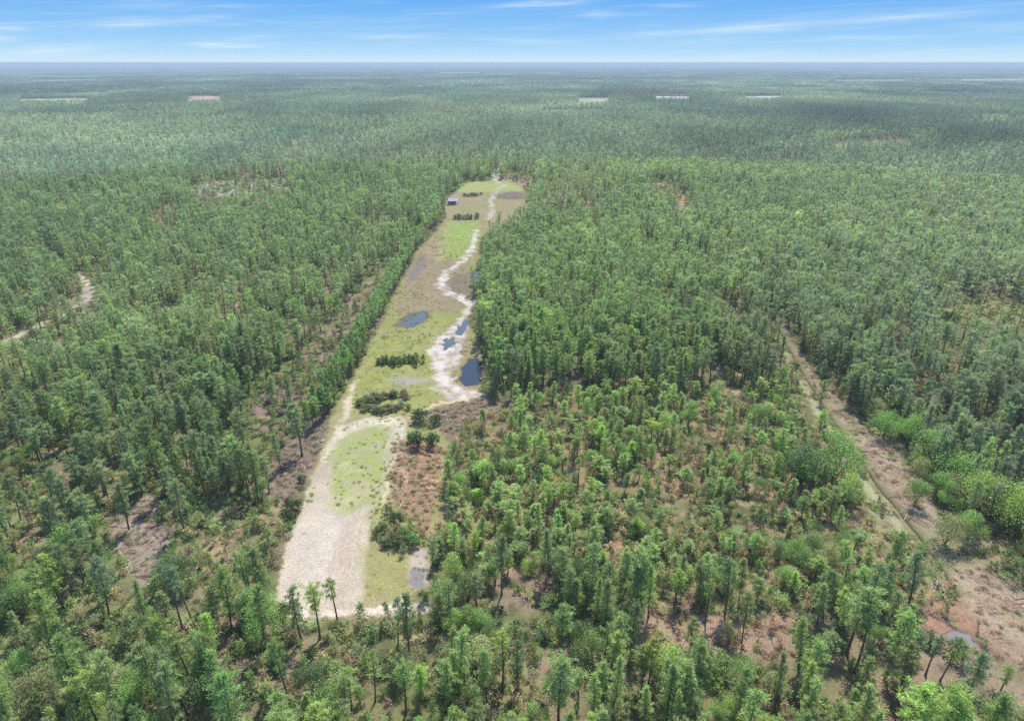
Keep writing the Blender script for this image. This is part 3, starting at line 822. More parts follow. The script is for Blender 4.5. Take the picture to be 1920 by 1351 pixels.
# ------------------------------------------------------------------ where the trees stand
def jitter_grid(spacing, rmin, rmax, half=43.5, jit=.48):
    ys = np.arange(-0.0, rmax + spacing, spacing); xm = rmax * sin(radians(half)) + spacing
    xs = np.arange(-xm, xm, spacing)
    X_, Y_ = np.meshgrid(xs, ys); X_ = X_ + (np.arange(len(ys)) % 2)[:, None] * spacing * .5
    x = X_.ravel() + RNG.uniform(-jit, jit, X_.size) * spacing; y = Y_.ravel() + RNG.uniform(-jit, jit, X_.size) * spacing
    r = np.hypot(x, y)
    m = (r >= rmin) & (r < rmax) & (np.abs(x) < (y + 14) * tan(radians(half)))
    return x[m], y[m]


def open_factor(x, y, h=13.0):
    """share of trees kept at each spot: none in the openings, few where a crown would hide one from the air"""
    k = np.ones(len(x))
    for step, least in ((0.0, 0.0), (.35, .02), (.7, .05), (1.0, .15)):
        f = 1 + step * h / (H - h)
        X_, Y_ = x * f, y * f
        wx = X_ + (fbm(X_, Y_, 9, 41) - .5) * 5; wy = Y_ + (fbm(X_, Y_, 9, 42) - .5) * 5
        k = np.where(poly_sd(X_, Y_, FIELD) < (1.2 if step == 0 else -1.5), np.minimum(k, 0 if step == 0 else .35), k)
        for pts, keep, *_ in CLEARS: k = np.where(poly_sd(wx, wy, pts) < 0, np.minimum(k, max(keep, least)), k)
        for pts, keep in ((SCRUB_L, .03), (TAN_L, .03), (GLADE, .02), (SCRUB_C, .06), (RED_1, .22), (RED_2, .03)): k = np.where(poly_sd(wx, wy, pts) < .3, np.minimum(k, max(keep, least)), k)
        k = np.where(line_sd(wx, wy, CORR_WLD, CORR_W) < .5, np.minimum(k, least), k)
        for pts, wd, rgb, soft, kk in TRACKS_W: k = np.where(line_sd(X_, Y_, pts, wd) < 2.2, np.minimum(k, max(1 - kk, least)), k)
        if step == 0: k0 = k.copy()
    belt = poly_sd(x, y, BELT) < 1
    for pts, rgb in FAR_CLEARS: k = np.where(poly_sd(x, y, pts, 300) < 0, 0, k)
    for pw in PONDS_W: k = np.where(poly_sd(x, y, pw) < 1.5, 0, k)
    return k


def zones(x, y):
    wx = x + (fbm(x, y, 14, 43) - .5) * 8; wy = y + (fbm(x, y, 14, 44) - .5) * 8
    return poly_sd(wx, wy, PLANT) < 0, poly_sd(wx, wy, YOUNG) < 0, poly_sd(wx, wy, BELT) < 2


def pine_tint(x, y, plant, young):
    n = len(x); d = np.hypot(x, y)
    u, v = P(x, y, 6)
    a = np.array([.070, .094, .050]); b = np.array([.078, .099, .064]); g = np.array([.076, .108, .046]); yv = np.array([.108, .146, .058])
    c = np.tile(a, (n, 1))
    grey = np.clip((u - 1250) / 500, 0, 1) * plant
    c = c * (1 - grey[:, None]) + b * grey[:, None]
    gr = plant * np.clip(1 - np.abs(u - 1100) / 330, 0, 1) * np.clip((v - 430) / 200, 0, 1)
    c = c * (1 - gr[:, None]) + g * gr[:, None]
    c = np.where(young[:, None], yv * .92, c)
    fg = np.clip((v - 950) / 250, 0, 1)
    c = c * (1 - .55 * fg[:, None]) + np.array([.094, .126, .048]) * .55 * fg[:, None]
    big = (fbm(x, y, 130, 71) - .5) * 1.1
    c = c * (1 + big[:, None] * np.array([.55, .5, .4]))
    c = c * RNG.uniform(.78, 1.28, (n, 1)) * (1 + RNG.normal(0, .045, (n, 3)))
    w_ = (RNG.random(n) < .10)[:, None]
    c = np.where(w_, c * np.array([1.22, 1.22, .9]), c)
    return np.clip(c * 1.0, .015, .5)


# hand-placed trees: kind, base pixel (u, v), pixel row of the top, form index, hue word, label
HUES_P = {'blue-green': (.066, .094, .060), 'dark green': (.052, .075, .036), 'mid-green': (.084, .117, .047), 'yellow-green': (.120, .148, .050)}
HUES_B = {'dark green': (.042, .066, .028), 'mid-green': (.078, .118, .042), 'bright green': (.085, .143, .044), 'lime-green': (.112, .160, .046), 'olive': (.105, .115, .055)}
HAND = [
    ('p', 634, 1168, 1077, 4, 'mid-green', "slender sparse pine with bare trunk standing against the pale sandy end"),
    ('p', 600, 1196, 1098, 3, 'yellow-green', "flat-topped pine overlapping the sand, left of the slender lone pine"),
    ('p', 566, 1200, 1099, 7, 'dark green', "ragged dark pine overlapping the sandy strip's left corner"),
    ('p', 434, 1184, 1070, 1, 'mid-green', "broad pine with long dark trunk left of the sandy corner"),
    ('p', 345, 1186, 1062, 3, 'blue-green', "flat-topped pine with long bare trunk below the tan path"),
    ('p', 362, 1168, 1068, 4, 'dark green', "thin dark pine right behind the long-trunked flat-topped pine"),
    ('p', 205, 1156, 1045, 1, 'blue-green', "broad blue-green pine at the foot of the greyish glade"),
    ('p', 770, 1232, 1108, 2, 'dark green', "tall narrow dark pine below the strip's lower right corner"),
    ('p', 746, 1215, 1120, 4, 'blue-green', "thin grey-green pine just left of the tall narrow dark pine"),
    ('p', 1182, 1222, 1128, 1, 'dark green', "dark bushy pine with short trunk left of the reddish clearing"),
    ('p', 1048, 1228, 1128, 0, 'mid-green', "round-crowned pine with visible trunk below the shaded hollow"),
    ('p', 942, 1300, 1192, 4, 'yellow-green', "sparse pine with dark pole trunk near the bottom centre"),
    ('p', 972, 1294, 1200, 7, 'dark green', "ragged dark pine right beside the sparse pole-trunked pine"),
    ('p', 1153, 1302, 1196, 0, 'yellow-green', "round yellow-green pine above the bottom edge right of centre"),
    ('p', 1497, 1252, 1160, 2, 'mid-green', "narrow green pine at the right end of the reddish clearing"),
    ('p', 1322, 1168, 1090, 4, 'mid-green', "sparse pine with leaning trunk at the reddish clearing's upper rim"),
    ('p', 1622, 1162, 1056, 4, 'blue-green', "tall thin pine with dark trunk above the grey puddle's left side"),
    ('p', 1700, 1142, 1036, 2, 'blue-green', "narrow tall pine right of the thin dark-trunked pine, by red ground"),
    ('p', 1703, 1272, 1186, 4, 'blue-green', "leftmost of three pole-like pines below the pale puddle"),
    ('p', 1735, 1266, 1184, 4, 'blue-green', "middle one of three pole-like pines below the pale puddle"),
    ('p', 1762, 1276, 1190, 4, 'dark green', "rightmost of three pole-like pines below the pale puddle"),
    ('p', 1800, 1332, 1216, 0, 'blue-green', "round blue-green pine with slanting trunk in the lower right corner"),
    ('p', 1866, 1312, 1246, 4, 'mid-green', "small sparse pine just right of the slanting-trunk pine"),
    ('b', 1246, 1284, 1212, 0, 'lime-green', "round light lime-green tree below the reddish clearing"),
    ('b', 1326, 1278, 1240, 0, 'dark green', "small round dark green bush right of the light lime-green tree"),
    ('b', 848, 1108, 1032, 2, 'lime-green', "vivid lime-green upright tree right of the strip's near end"),
    ('b', 880, 1128, 1072, 1, 'dark green', "dark spreading tree at the foot of the vivid lime-green tree"),
    ('b', 432, 914, 866, 0, 'dark green', "round very dark green bush beside the brown scrub"),
    ('b', 140, 1062, 985, 3, 'bright green', "big billowy bright green tree left of the greyish glade"),
    ('b', 52, 1276, 1216, 0, 'bright green', "round emerald bush near the bottom left corner"),
    ('b', 335, 1102, 1040, 1, 'dark green', "dark spreading tree between glade and tan path"),
    ('b', 600, 768, 722, 2, 'bright green', "bright green upright tree beside the track left of the shrub beds"),
    ('b', 1748, 880, 806, 3, 'bright green', "tallest bright green billowy tree right of the cleared ditch line"),
    ('b', 1790, 915, 845, 1, 'bright green', "spreading bright green tree lower right of the tallest billowy one"),
    ('b', 1820, 960, 880, 3, 'lime-green', "billowy lime-green tree between ditch line and right edge"),
    ('b', 1722, 905, 855, 0, 'olive', "domed olive bush at the right bank of the cleared line"),
    ('b', 1715, 945, 895, 0, 'mid-green', "domed green bush just below the olive bush by the cleared line"),
    ('b', 1905, 1000, 915, 1, 'lime-green', "spreading lime-green tree cut by the right edge"),
    ('b', 1812, 1010, 955, 0, 'bright green', "domed bright green bush below the billowy lime-green tree"),
    ('b', 1770, 1020, 965, 1, 'olive', "spreading olive bush beside the lower cleared line"),
    ('b', 1560, 905, 810, 3, 'bright green', "large billowy bright green tree on the left bank of the ditch"),
    ('b', 1585, 950, 888, 0, 'lime-green', "domed lime-green tree below the large one left of ditch"),
    ('b', 1500, 905, 830, 1, 'dark green', "dark spreading tree with deep shadow left of the ditch"),
    ('b', 1655, 820, 770, 1, 'bright green', "bright bushy tree at the plantation front, right of the ditch"),
    ('b', 1700, 838, 780, 3, 'bright green', "billowy bright tree next right along the plantation front"),
    ('b', 1640, 790, 745, 0, 'olive', "olive domed bush at the plantation front above the red soil"),
    ('b', 1692, 1178, 1140, 1, 'dark green', "low dark bush in deep shade left of the reddish track"),
    ('b', 1340, 770, 725, 2, 'bright green', "upright bright tree in front of the dense plantation, right part"),
    ('b', 1245, 815, 770, 0, 'lime-green', "lime-green domed bush in the young mixed stand, upper middle"),
    ('b', 1290, 800, 750, 2, 'bright green', "upright bright green tree in the young stand's upper middle"),
    ('b', 1100, 795, 745, 2, 'bright green', "upright green tree at the young stand's upper left"),
    ('b', 1420, 800, 755, 3, 'mid-green', "billowy mid-green tree at the young stand's upper right"),
]
hx, hy = [], []
items = []   # individuals: kind, x, y, scale, form, tint, rot, label or None, hue word
for kd, ub, vb, vt, form, hue, lab in HAND:
    x0, y0 = G(ub, vb)
    lo, hi = .5, 40.0
    for _ in range(40):
        mid = (lo + hi) / 2
        if P(x0, y0, mid)[1] > vt: lo = mid
        else: hi = mid
    hgt = lo
    natural = 14.0 if kd == 'p' else BROAD_SPECS[form][1]['height']
    items.append([kd, x0, y0, hgt / natural, form, (HUES_P if kd == 'p' else HUES_B)[hue], random.uniform(0, 6.28), lab, hue, hgt])
    hx.append(x0); hy.append(y0)
hx, hy = np.array(hx), np.array(hy)


def away_from_hand(x, y, dmin):
    k = np.ones(len(x), bool)
    for a, b in zip(hx, hy): k &= (x - a) ** 2 + (y - b) ** 2 > dmin * dmin
    return k


R0, R1, R2 = 250.0, 720.0, 2700.0
# pines up to R1
x, y = jitter_grid(3.7, 58, R1)
pl, yg, bt = zones(x, y)
u, v = P(x, y, 0)
dens = fbm(x, y, 24, 51)
pk = np.where(pl, .82, np.where(yg, .70, np.where(bt, .9, .68)))
pk = pk * np.clip(.45 + (dens - .32) * 2.6, .12, 1.2)
pk = np.where((v > 1050) & ~yg, pk * .95, pk); pk = np.where(bt, .7, pk)
pk = pk * open_factor(x, y)
m = (RNG.random(len(x)) < pk) & away_from_hand(x, y, 3.0)
x, y, pl, yg = x[m], y[m], pl[m], yg[m]
hgt = np.where(pl, RNG.normal(13.2, 1.4, len(x)), np.where(yg, RNG.normal(6.3, 1.8, len(x)), RNG.normal(11.8, 2.6, len(x))))
hgt = np.clip(hgt, 4, 17)
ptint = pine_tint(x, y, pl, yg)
# the single dense row of trees between the grass and the bare lane on its left
edge_pts = np.array(GP([(600, 806), (622, 778), (640, 745), (662, 712), (682, 672), (700, 635), (722, 592), (742, 548), (766, 508), (782, 470), (806, 448)]))
bx0, by0 = [], []
for (ax, ay), (bx1, by1) in zip(edge_pts[:-1], edge_pts[1:]):
    ln = math.hypot(bx1 - ax, by1 - ay); nn = int(ln / 2.3)
    nx, ny = -(by1 - ay) / ln, (bx1 - ax) / ln
    for q in range(nn):
        for row in (2.0, 5.0):
            if RNG.random() < .85:
                f = (q + RNG.random()) / nn; o_ = row + RNG.uniform(-1, 1.2)
                bx0.append(ax + (bx1 - ax) * f + nx * o_); by0.append(ay + (by1 - ay) * f + ny * o_)
bx0, by0 = np.array(bx0), np.array(by0)
z_ = np.zeros(len(bx0), bool)
bt_t = pine_tint(bx0, by0, z_, z_) * np.array([.85, .98, .8])
x, y = np.concatenate([x, bx0]), np.concatenate([y, by0]); pl, yg = np.concatenate([pl, z_]), np.concatenate([yg, z_])
hgt = np.concatenate([hgt, np.clip(RNG.normal(9.0, 1.5, len(bx0)), 5.5, 12.5)]); ptint = np.concatenate([ptint, bt_t])
px_, py_, ph_, ppl, pyg = x, y, hgt, pl, yg

# broadleaf trees and tall shrubs up to R1
x, y = jitter_grid(3.8, 58, R1)
pl, yg, bt = zones(x, y); u, v = P(x, y, 0); dens = fbm(x, y, 17, 52)
bk = np.where(pl, .03, np.where(yg, .32, np.where(bt, .45, .17)))
bk = np.where(v > 1030, .62, bk) * np.clip((dens - .36) * 4.2, .1, 1.6) * open_factor(x, y)
edge = line_sd(x, y, [(a + 13, b) for a, b in CORR_WLD[3:8]], [8] * 5)
bk = np.where((edge < 0) & (open_factor(x, y) > .5), .7, bk)
m = (RNG.random(len(x)) < bk) & away_from_hand(x, y, 4.2)
x, y, yg = x[m], y[m], yg[m]
bhgt = np.clip(RNG.gamma(4, 1.15, len(x)) + .6, 2.0, np.where(yg, 5.2, 8.6))
base = np.array(list(HUES_B.values()))
bi = RNG.choice(5, len(x), p=[.16, .36, .24, .10, .14])
btint = base[bi] * RNG.uniform(.85, 1.15, (len(x), 1))
bx_, by_ = x, y

# nearest that show in the frame become individual objects
def in_frame(x, y, z):
    u, v = P(x, y, z); return (u > -25) & (u < 1945) & (v < 1375) & (y > 20)


PINE_N = 300 - sum(1 for i in items if i[0] == 'p')
vis = in_frame(px_, py_, ph_ * .75)
dist = np.sqrt(px_ ** 2 + py_ ** 2 + H * H) / ph_ ** .5
order = np.argsort(np.where(vis, dist, 1e9))[:PINE_N]
ind_p = np.zeros(len(px_), bool); ind_p[order] = True
BROAD_N = 300 - sum(1 for i in items if i[0] == 'b')
vis = in_frame(bx_, by_, bhgt * .6)
dist = np.sqrt(bx_ ** 2 + by_ ** 2 + H * H) / bhgt ** .5
order = np.argsort(np.where(vis, dist, 1e9))[:BROAD_N]
ind_b = np.zeros(len(bx_), bool); ind_b[order] = True

def hue_of(t, table):
    best, bd = None, 1e9
    tn = np.array(t)
    for k, c in table.items():
        d = np.sum((np.log(tn) - np.log(np.array(c))) ** 2)
        if d < bd: best, bd = k, d
    return best


for i in np.nonzero(ind_p)[0]:
    form = random.choice([0, 0, 1, 2, 3, 4, 6, 7, 5] if ph_[i] > 8 else [5, 5, 2, 6, 0])
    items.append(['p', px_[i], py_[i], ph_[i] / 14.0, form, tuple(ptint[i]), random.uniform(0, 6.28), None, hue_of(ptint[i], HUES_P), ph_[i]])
for i in np.nonzero(ind_b)[0]:
    form = random.randrange(4)
    items.append(['b', bx_[i], by_[i], bhgt[i] / BROAD_SPECS[form][1]['height'], form, tuple(btint[i]), random.uniform(0, 6.28), None, list(HUES_B)[bi[i]], bhgt[i]])

# labels: look, place among things one can find, and rank where looks repeat
PLACES = [(60, 1310, "in the bottom left corner"), (220, 1300, "at the bottom edge near the left corner"), (380, 1270, "left of the dark brown gap at bottom"), (520, 1270, "right of the dark brown gap at bottom"),
          (660, 1290, "at the bottom below the sandy end"), (800, 1290, "at the bottom edge left of centre"), (930, 1310, "at the very bottom centre"), (1080, 1310, "at the bottom edge right of centre"),
          (1210, 1330, "under the light lime-green round tree"), (1340, 1320, "at the bottom under the reddish clearing"), (1480, 1310, "at the bottom right of the reddish clearing"),
          (1620, 1310, "on the bottom edge left of the poles"), (1760, 1320, "at the bottom below the pale puddle"), (1890, 1300, "in the bottom right corner"),
          (50, 1150, "by the left edge below the emerald tree"), (180, 1150, "left of the long-trunked pine pair"), (290, 1180, "below the long-trunked pine pair"), (470, 1130, "left of the sandy corner"),
          (560, 1220, "in front of the sandy strip's left corner"), (690, 1200, "in front of the sandy strip's right corner"), (830, 1180, "below the vivid lime-green upright tree"), (960, 1200, "just below the shaded hollow"),
          (1100, 1170, "right of the shaded hollow"), (1250, 1130, "above the reddish clearing's left end"), (1400, 1110, "above the reddish clearing"), (1560, 1150, "right of the reddish clearing"),
          (1560, 1230, "below right of the reddish clearing"), (1680, 1080, "left of the reddish track"), (1860, 1220, "beside the pale puddle"), (1880, 1050, "right of the cleared line near the edge"),
          (60, 1040, "near the left edge above the bottom trees"), (60, 920, "by the left edge beside small brown openings"), (160, 920, "right of the small brown openings at left"), (260, 900, "above the greyish glade"),
          (380, 920, "left of the very dark round bush"), (450, 1040, "between the tan path and the strip"), (470, 880, "between the dark round bush and brown scrub"), (380, 820, "far above the very dark round bush"),
          (880, 1020, "right of the fern patch's lower end"), (870, 900, "right of the rust-coloured fern patch"), (1000, 1040, "above the shaded hollow"), (1000, 920, "in the young stand's left half"),
          (1120, 1040, "in the young stand above centre right"), (1120, 920, "in the middle of the young stand"), (1250, 1020, "in the young stand's lower right"), (1250, 900, "around the orange bare patches in young stand"),
          (1380, 1000, "in the young stand below the bare patches"), (1420, 900, "in the young stand left of shadowed tree"), (1520, 1020, "left of the pale grass beside the ditch"), (1640, 1010, "on the pale grass left of ditch"),
          (1830, 900, "between the ditch line and right edge"), (950, 800, "below the dense plantation's left corner"), (1100, 800, "in the young stand's top left"), (1250, 800, "in the young stand's top middle"), (1420, 800, "in the young stand's top right")]
PL = np.array([(a, b) for a, b, _ in PLACES], float)
auto = {}
for it in items:
    uu, vv = P(it[1], it[2], it[9] * .7)
    it += [uu, vv]
    if it[7] is None:
        j = int(np.argmin((PL[:, 0] - uu) ** 2 + ((PL[:, 1] - vv) * 1.3) ** 2))
        if it[0] == 'p':
            size = 'tall' if it[9] > 12.6 else ('short' if it[9] < 9.2 else 'mid-height')
            look = "%s %s %s pine" % (size, it[8], PINE_SPECS[it[4]][0])
        else:
            size = 'large' if it[9] > 6.3 else ('small' if it[9] < 4.4 else 'mid-sized')
            look = "%s %s %s broadleaf" % (size, it[8], BROAD_SPECS[it[4]][0])
        auto.setdefault("%s %s" % (look, PLACES[j][2]), []).append(it)
RANKS = {2: ["left of two", "right of two"], 3: ["leftmost", "middle of three", "rightmost"], 4: ["leftmost", "second from left", "third from left", "rightmost"]}
for k, lst in auto.items():
    lst.sort(key=lambda q: q[10])
    for n_, it in enumerate(lst):
        if len(lst) == 1: it[7] = k
        else:
            words = RANKS.get(len(lst)) or ["%s from left" % o_ for o_ in ("first", "second", "third", "fourth", "fifth", "sixth", "seventh", "eighth", "ninth")]
            it[7] = k + ", " + words[min(n_, len(words) - 1)]

for it in items:
    kd, x0, y0, sc, form, tint_, rz, lab, hue, hg, uu, vv = it
    wname, (tm, cm) = (pine_parts if kd == 'p' else broad_parts)[form]
    root = bpy.data.objects.new('pine_tree' if kd == 'p' else 'broadleaf_tree', None)
    root.empty_display_size = 1
    col.objects.link(root)
    root.location = (x0, y0, -.1); root.rotation_euler = (random.uniform(-.08, .08), random.uniform(-.08, .08), rz)
    wsc = sc * random.uniform(.82, 1.25) if kd == 'p' else sc * random.uniform(.95, 1.2)
    if kd == 'p' and sc < .75: wsc = max(wsc, .78) * random.uniform(.9, 1.15)
    root.scale = (wsc, wsc, sc)
    tag(root, lab, 'pine tree' if kd == 'p' else 'broadleaf tree', 'pine trees standing in the near forest' if kd == 'p' else 'broadleaf trees and tall bushes in the near forest')
    for nm, me in (('trunk', tm), ('crown', cm)):
        c = bpy.data.objects.new(nm, me); c['tint'] = tuple(float(t) for t in tint_); col.objects.link(c); c.parent = root


# ------------------------------------------------------------------ shrubs set out in the clearing
SHRUBS = []
def shrub_row(pix, n, jx, jy, hh, hue, form, lab):
    for k in range(n):
        f = (k + .5) / n * (len(pix) - 1); i0 = int(f); (u0, v0), (u1, v1) = pix[i0], pix[min(i0 + 1, len(pix) - 1)]
        uu = u0 + (u1 - u0) * (f - i0) + random.uniform(-jx, jx); vv = v0 + (v1 - v0) * (f - i0) + random.uniform(-jy, jy)
        SHRUBS.append((uu, vv, hh * random.uniform(.8, 1.25), hue, form, lab, k, n))


shrub_row([(704, 686), (748, 682), (794, 684)], 14, 4, 4.0, 2.9, 'mid-green', 'cone', "bed")
shrub_row([(716, 680), (784, 678)], 9, 4, 2, 2.8, 'mid-green', 'cone', "bedback")
shrub_row([(680, 768), (720, 772), (764, 764)], 12, 5, 4, 2.3, 'olive', 'dome', "lowfront")
shrub_row([(672, 758), (710, 750), (764, 742)], 14, 6, 6, 2.5, 'olive', 'dome', "lowback")
shrub_row([(848, 411), (900, 411)], 13, 2, 1.5, 3.4, 'mid-green', 'cone', "hedge")
shrub_row([(868, 370), (905, 366)], 7, 2, 1, 3.0, 'olive', 'dome', "tophedge")
BIG = [(788, 792, 5.2, 'dark green', 'palm', "spiky dark green shrub at the corner where the sandy path bends"),
       (784, 836, 5.4, 'dark green', 'dome', "left one of two dark round bushes casting black shadows on orange ground"),
       (811, 838, 4.6, 'dark green', 'dome', "right one of two dark round bushes casting black shadows on orange ground"),
       (815, 795, 3.8, 'dark green', 'palm', "spiky shrub just right of the corner shrub"),
       (772, 826, 3.0, 'mid-green', 'dome', "small bush at the left foot of the two dark round bushes"),
       (716, 1000, 3.2, 'mid-green', 'dome', "round bush at the left side of the thicket right of the strip"),
       (738, 1022, 3.8, 'olive', 'palm', "shaggy bush at the lower left of the thicket right of strip"),
       (760, 1008, 3.2, 'mid-green', 'dome', "bush in the middle of the thicket right of the strip"),
       (742, 978, 3.0, 'dark green', 'palm', "spiky bush at the top of the thicket right of strip"),
       (775, 1024, 3.4, 'mid-green', 'dome', "bush at the lower right of the thicket right of strip"),
       (722, 1026, 2.6, 'olive', 'dome', "low olive bush at the thicket's bottom edge right of strip"),
       (548, 958, 4.0, 'dark green', 'palm', "dark bush on the strip's left edge above the pale sand"),
       (544, 976, 3.6, 'dark green', 'dome', "second dark bush on the strip's left edge, just below"),
       (890, 560, 3.2, 'mid-green', 'dome', "small bush where the white sand meets the forest"),
       (748, 455 + 60, 3.0, 'olive', 'dome', "small olive bush left of the damp purple-grey patch"),
       (568, 905, 2.6, 'dark green', 'dome', "single small dark bush at the scrub's right rim beside the sand")]


def shrub_mesh(seed, style):
    if style == 'cone':
        _, cr = make_pine(seed, height=4, crown_r=1.5, base_frac=.03, shape='cone', nbr=34, tufts=4, blades=7, size=.5, lod=1); return cr
    if style == 'dome':
        _, cr = make_broad(seed, height=4, width=2.0, lobes=9, leaves=850, lsize=.30, base=0.0); return cr
    r = random.Random(seed); mb = MB()
    for _ in range(42):
        a = r.uniform(0, 6.28); rr = 1.6 * math.sqrt(r.random()); c = np.array([cos(a) * rr, sin(a) * rr, r.uniform(.8, 3.6 - rr * .9)])
        for q in range(11):
            d = rdir(r, .35); s = np.cross(d, rdir(r)); s /= np.linalg.norm(s) + 1e-9
            mb.quad(tuple(c), tuple(c + d * .5 - s * .07), tuple(c + d * 1.0), tuple(c + d * .5 + s * .07), r.uniform(.1, .9))
    return mb


shr = {s: [shrub_mesh(700 + 10 * j + i, s).mesh("foliage", [M_BRUSH, M_BARK]) for i in range(3)] for j, s in enumerate(('cone', 'dome', 'palm'))}
stem_mb = MB()
for q in range(4): stem_mb.tube([(0, 0, 0), (cos(q * 1.6) * .3, sin(q * 1.6) * .3, 1.2), (cos(q * 1.6) * .7, sin(q * 1.6) * .7, 2.4)], [.07, .05, .02], 4)
stem_me = stem_mb.mesh("stem", [M_BARK, M_BARK])
BEDNAME = {"bed": "dark conical shrub in the front row of the dense bed on the grass", "bedback": "conical shrub in the back row of the dense bed on the grass",
           "lowfront": "low olive shrub in the front of the loose bed nearest the sand", "lowback": "low olive shrub in the back of the loose bed nearest the sand",
           "hedge": "conical shrub in the hedge behind the bright green lawn", "tophedge": "low shrub in the short hedge by the small shelter"}
SHORT = {"bed": "conical shrub, dense bed's front row", "bedback": "conical shrub, dense bed's back row", "lowfront": "low olive shrub, loose bed's front row", "lowback": "low olive shrub, loose bed's back row",
         "hedge": "conical shrub in hedge behind bright lawn", "tophedge": "low shrub in short hedge near the shelter"}
ORD = ["leftmost", "second", "third", "fourth", "fifth", "sixth", "seventh", "eighth", "ninth", "tenth", "eleventh", "twelfth", "thirteenth", "fourteenth"]
rows = {}
for s in SHRUBS: rows.setdefault(s[5], []).append(s)
allshr = []
for key, lst in rows.items():
    lst.sort(key=lambda s: s[0])
    for k, s in enumerate(lst):
        w_ = ORD[0] if k == 0 else ("rightmost" if k == len(lst) - 1 else ORD[k] + " from left")
        allshr.append((s[0], s[1], s[2], s[3], s[4], SHORT[key] + ", " + w_))
allshr += BIG
for k, (uu, vv, hh, hue, style, lab) in enumerate(allshr):
    x0, y0 = G(uu, vv)
    root = bpy.data.objects.new('shrub', None); col.objects.link(root)
    root.location = (x0, y0, -.05); root.rotation_euler = (0, 0, random.uniform(0, 6.28)); s_ = hh / 4
    wk = 1.25 if 'row' in lab or 'hedge' in lab else 1.0
    root.scale = (s_ * random.uniform(1.0, 1.4) * wk, s_ * random.uniform(1.0, 1.4) * wk, s_)
    tag(root, lab, 'shrub', 'shrubs standing in the long clearing')
    f_ = bpy.data.objects.new('foliage', random.choice(shr[style])); f_['tint'] = tuple(float(t * random.uniform(.85, 1.15)) for t in HUES_B[hue]); col.objects.link(f_); f_.parent = root
    t_ = bpy.data.objects.new('stem', stem_me); col.objects.link(t_); t_.parent = root

# ------------------------------------------------------------------ the rest of the forest
def lod_scatter(name, coll, nform, x, y, hgt, tint, natural, label, wide=1.0):
    n = len(x)
    s = hgt / natural; ws = np.maximum(s, .76 if natural > 10 else .5) * RNG.uniform(.8, 1.3, n) * wide
    rot = np.stack([RNG.normal(0, .045, n), RNG.normal(0, .045, n), RNG.uniform(0, 6.28, n)], 1)
    return scatter(name, coll, np.stack([x, y, np.full(n, -.1)], 1), rot, np.stack([ws, ws, s], 1), tint, RNG.integers(0, nform, n), label)


d = np.hypot(px_, py_)
m0 = ~ind_p & (d < R0); m1 = ~ind_p & (d >= R0)
lod_scatter("pine_forest", C_PINE0, 10, px_[m0], py_[m0], ph_[m0], ptint[m0], 14, "mass of pines behind the nearest trees")
lod_scatter("pine_forest", C_PINE1, 8, px_[m1], py_[m1], ph_[m1], ptint[m1], 14, "dense middle-distance pine forest around the long clearing", 1.08)
d = np.hypot(bx_, by_)
m0 = ~ind_b & (d < 330); m1 = ~ind_b & (d >= 330)
lod_scatter("broadleaf_thicket", C_BROAD0, 5, bx_[m0], by_[m0], bhgt[m0], btint[m0], 7.2, "green broadleaf thickets among the nearer pines")
lod_scatter("broadleaf_thicket", C_BROAD1, 4, bx_[m1], by_[m1], bhgt[m1], btint[m1], 7.2, "scattered broadleaf trees in the middle-distance forest")


def far_tint(x, y, base):
    u, v = P(x, y, 8)
    c = np.tile(np.array(base), (len(x), 1))
    a = fbm(x, y * .55, 420, 81, 5); b = fbm(x, y * .6, 150, 82); big = fbm(x, y * .35, 1500, 83, 4)
    lite = np.clip((a - .56) * 9, 0, 1)
    c = c * (1 - lite[:, None] * .38) + np.array([.145, .175, .115]) * lite[:, None] * .38
    dark = np.clip((.46 - a) * 9, 0, 1)
    c = c * (1 - .32 * dark[:, None])
    st = fbm(x + 900, y * .5, 260, 86, 3); c = c * np.clip(1 + (st - .5) * 1.0, .7, 1.3)[:, None]
    c = c * (1 + (b - .5)[:, None] * np.array([1.3, .8, .6]))
    c = c * (1 + (big - .5)[:, None] * np.array([.8, .8, .5]))
    for pix, rgb in (([(-40, 262), (-40, 228), (60, 226), (225, 224), (235, 240), (130, 262)], (.20, .235, .13)), ([(240, 222), (350, 216), (520, 226), (400, 245), (260, 244)], (.12, .18, .085)),
                     ([(1700, 330), (1760, 300), (1930, 280), (1930, 320), (1850, 335)], (.15, .21, .12)), ([(1540, 276), (1560, 262), (1730, 262), (1720, 278)], (.20, .26, .08)),
                     ([(540, 240), (620, 225), (700, 235), (610, 255)], (.16, .175, .10)), ([(200, 335), (330, 300), (380, 310), (350, 335), (230, 345)], (.15, .22, .08)), ([(1150, 385), (1180, 345), (1380, 370), (1400, 400), (1250, 402)], (.10, .20, .05))):
        k = sstep(poly_sd(x, y, GP(pix), 100), 25)
        c = c * (1 - k[:, None] * .5) + np.array(rgb) * k[:, None] * .42
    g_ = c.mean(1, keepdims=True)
    return (c * .82 + g_ * .18) * np.array([.78, .81, .92]) * RNG.uniform(.6, 1.35, (len(x), 1))


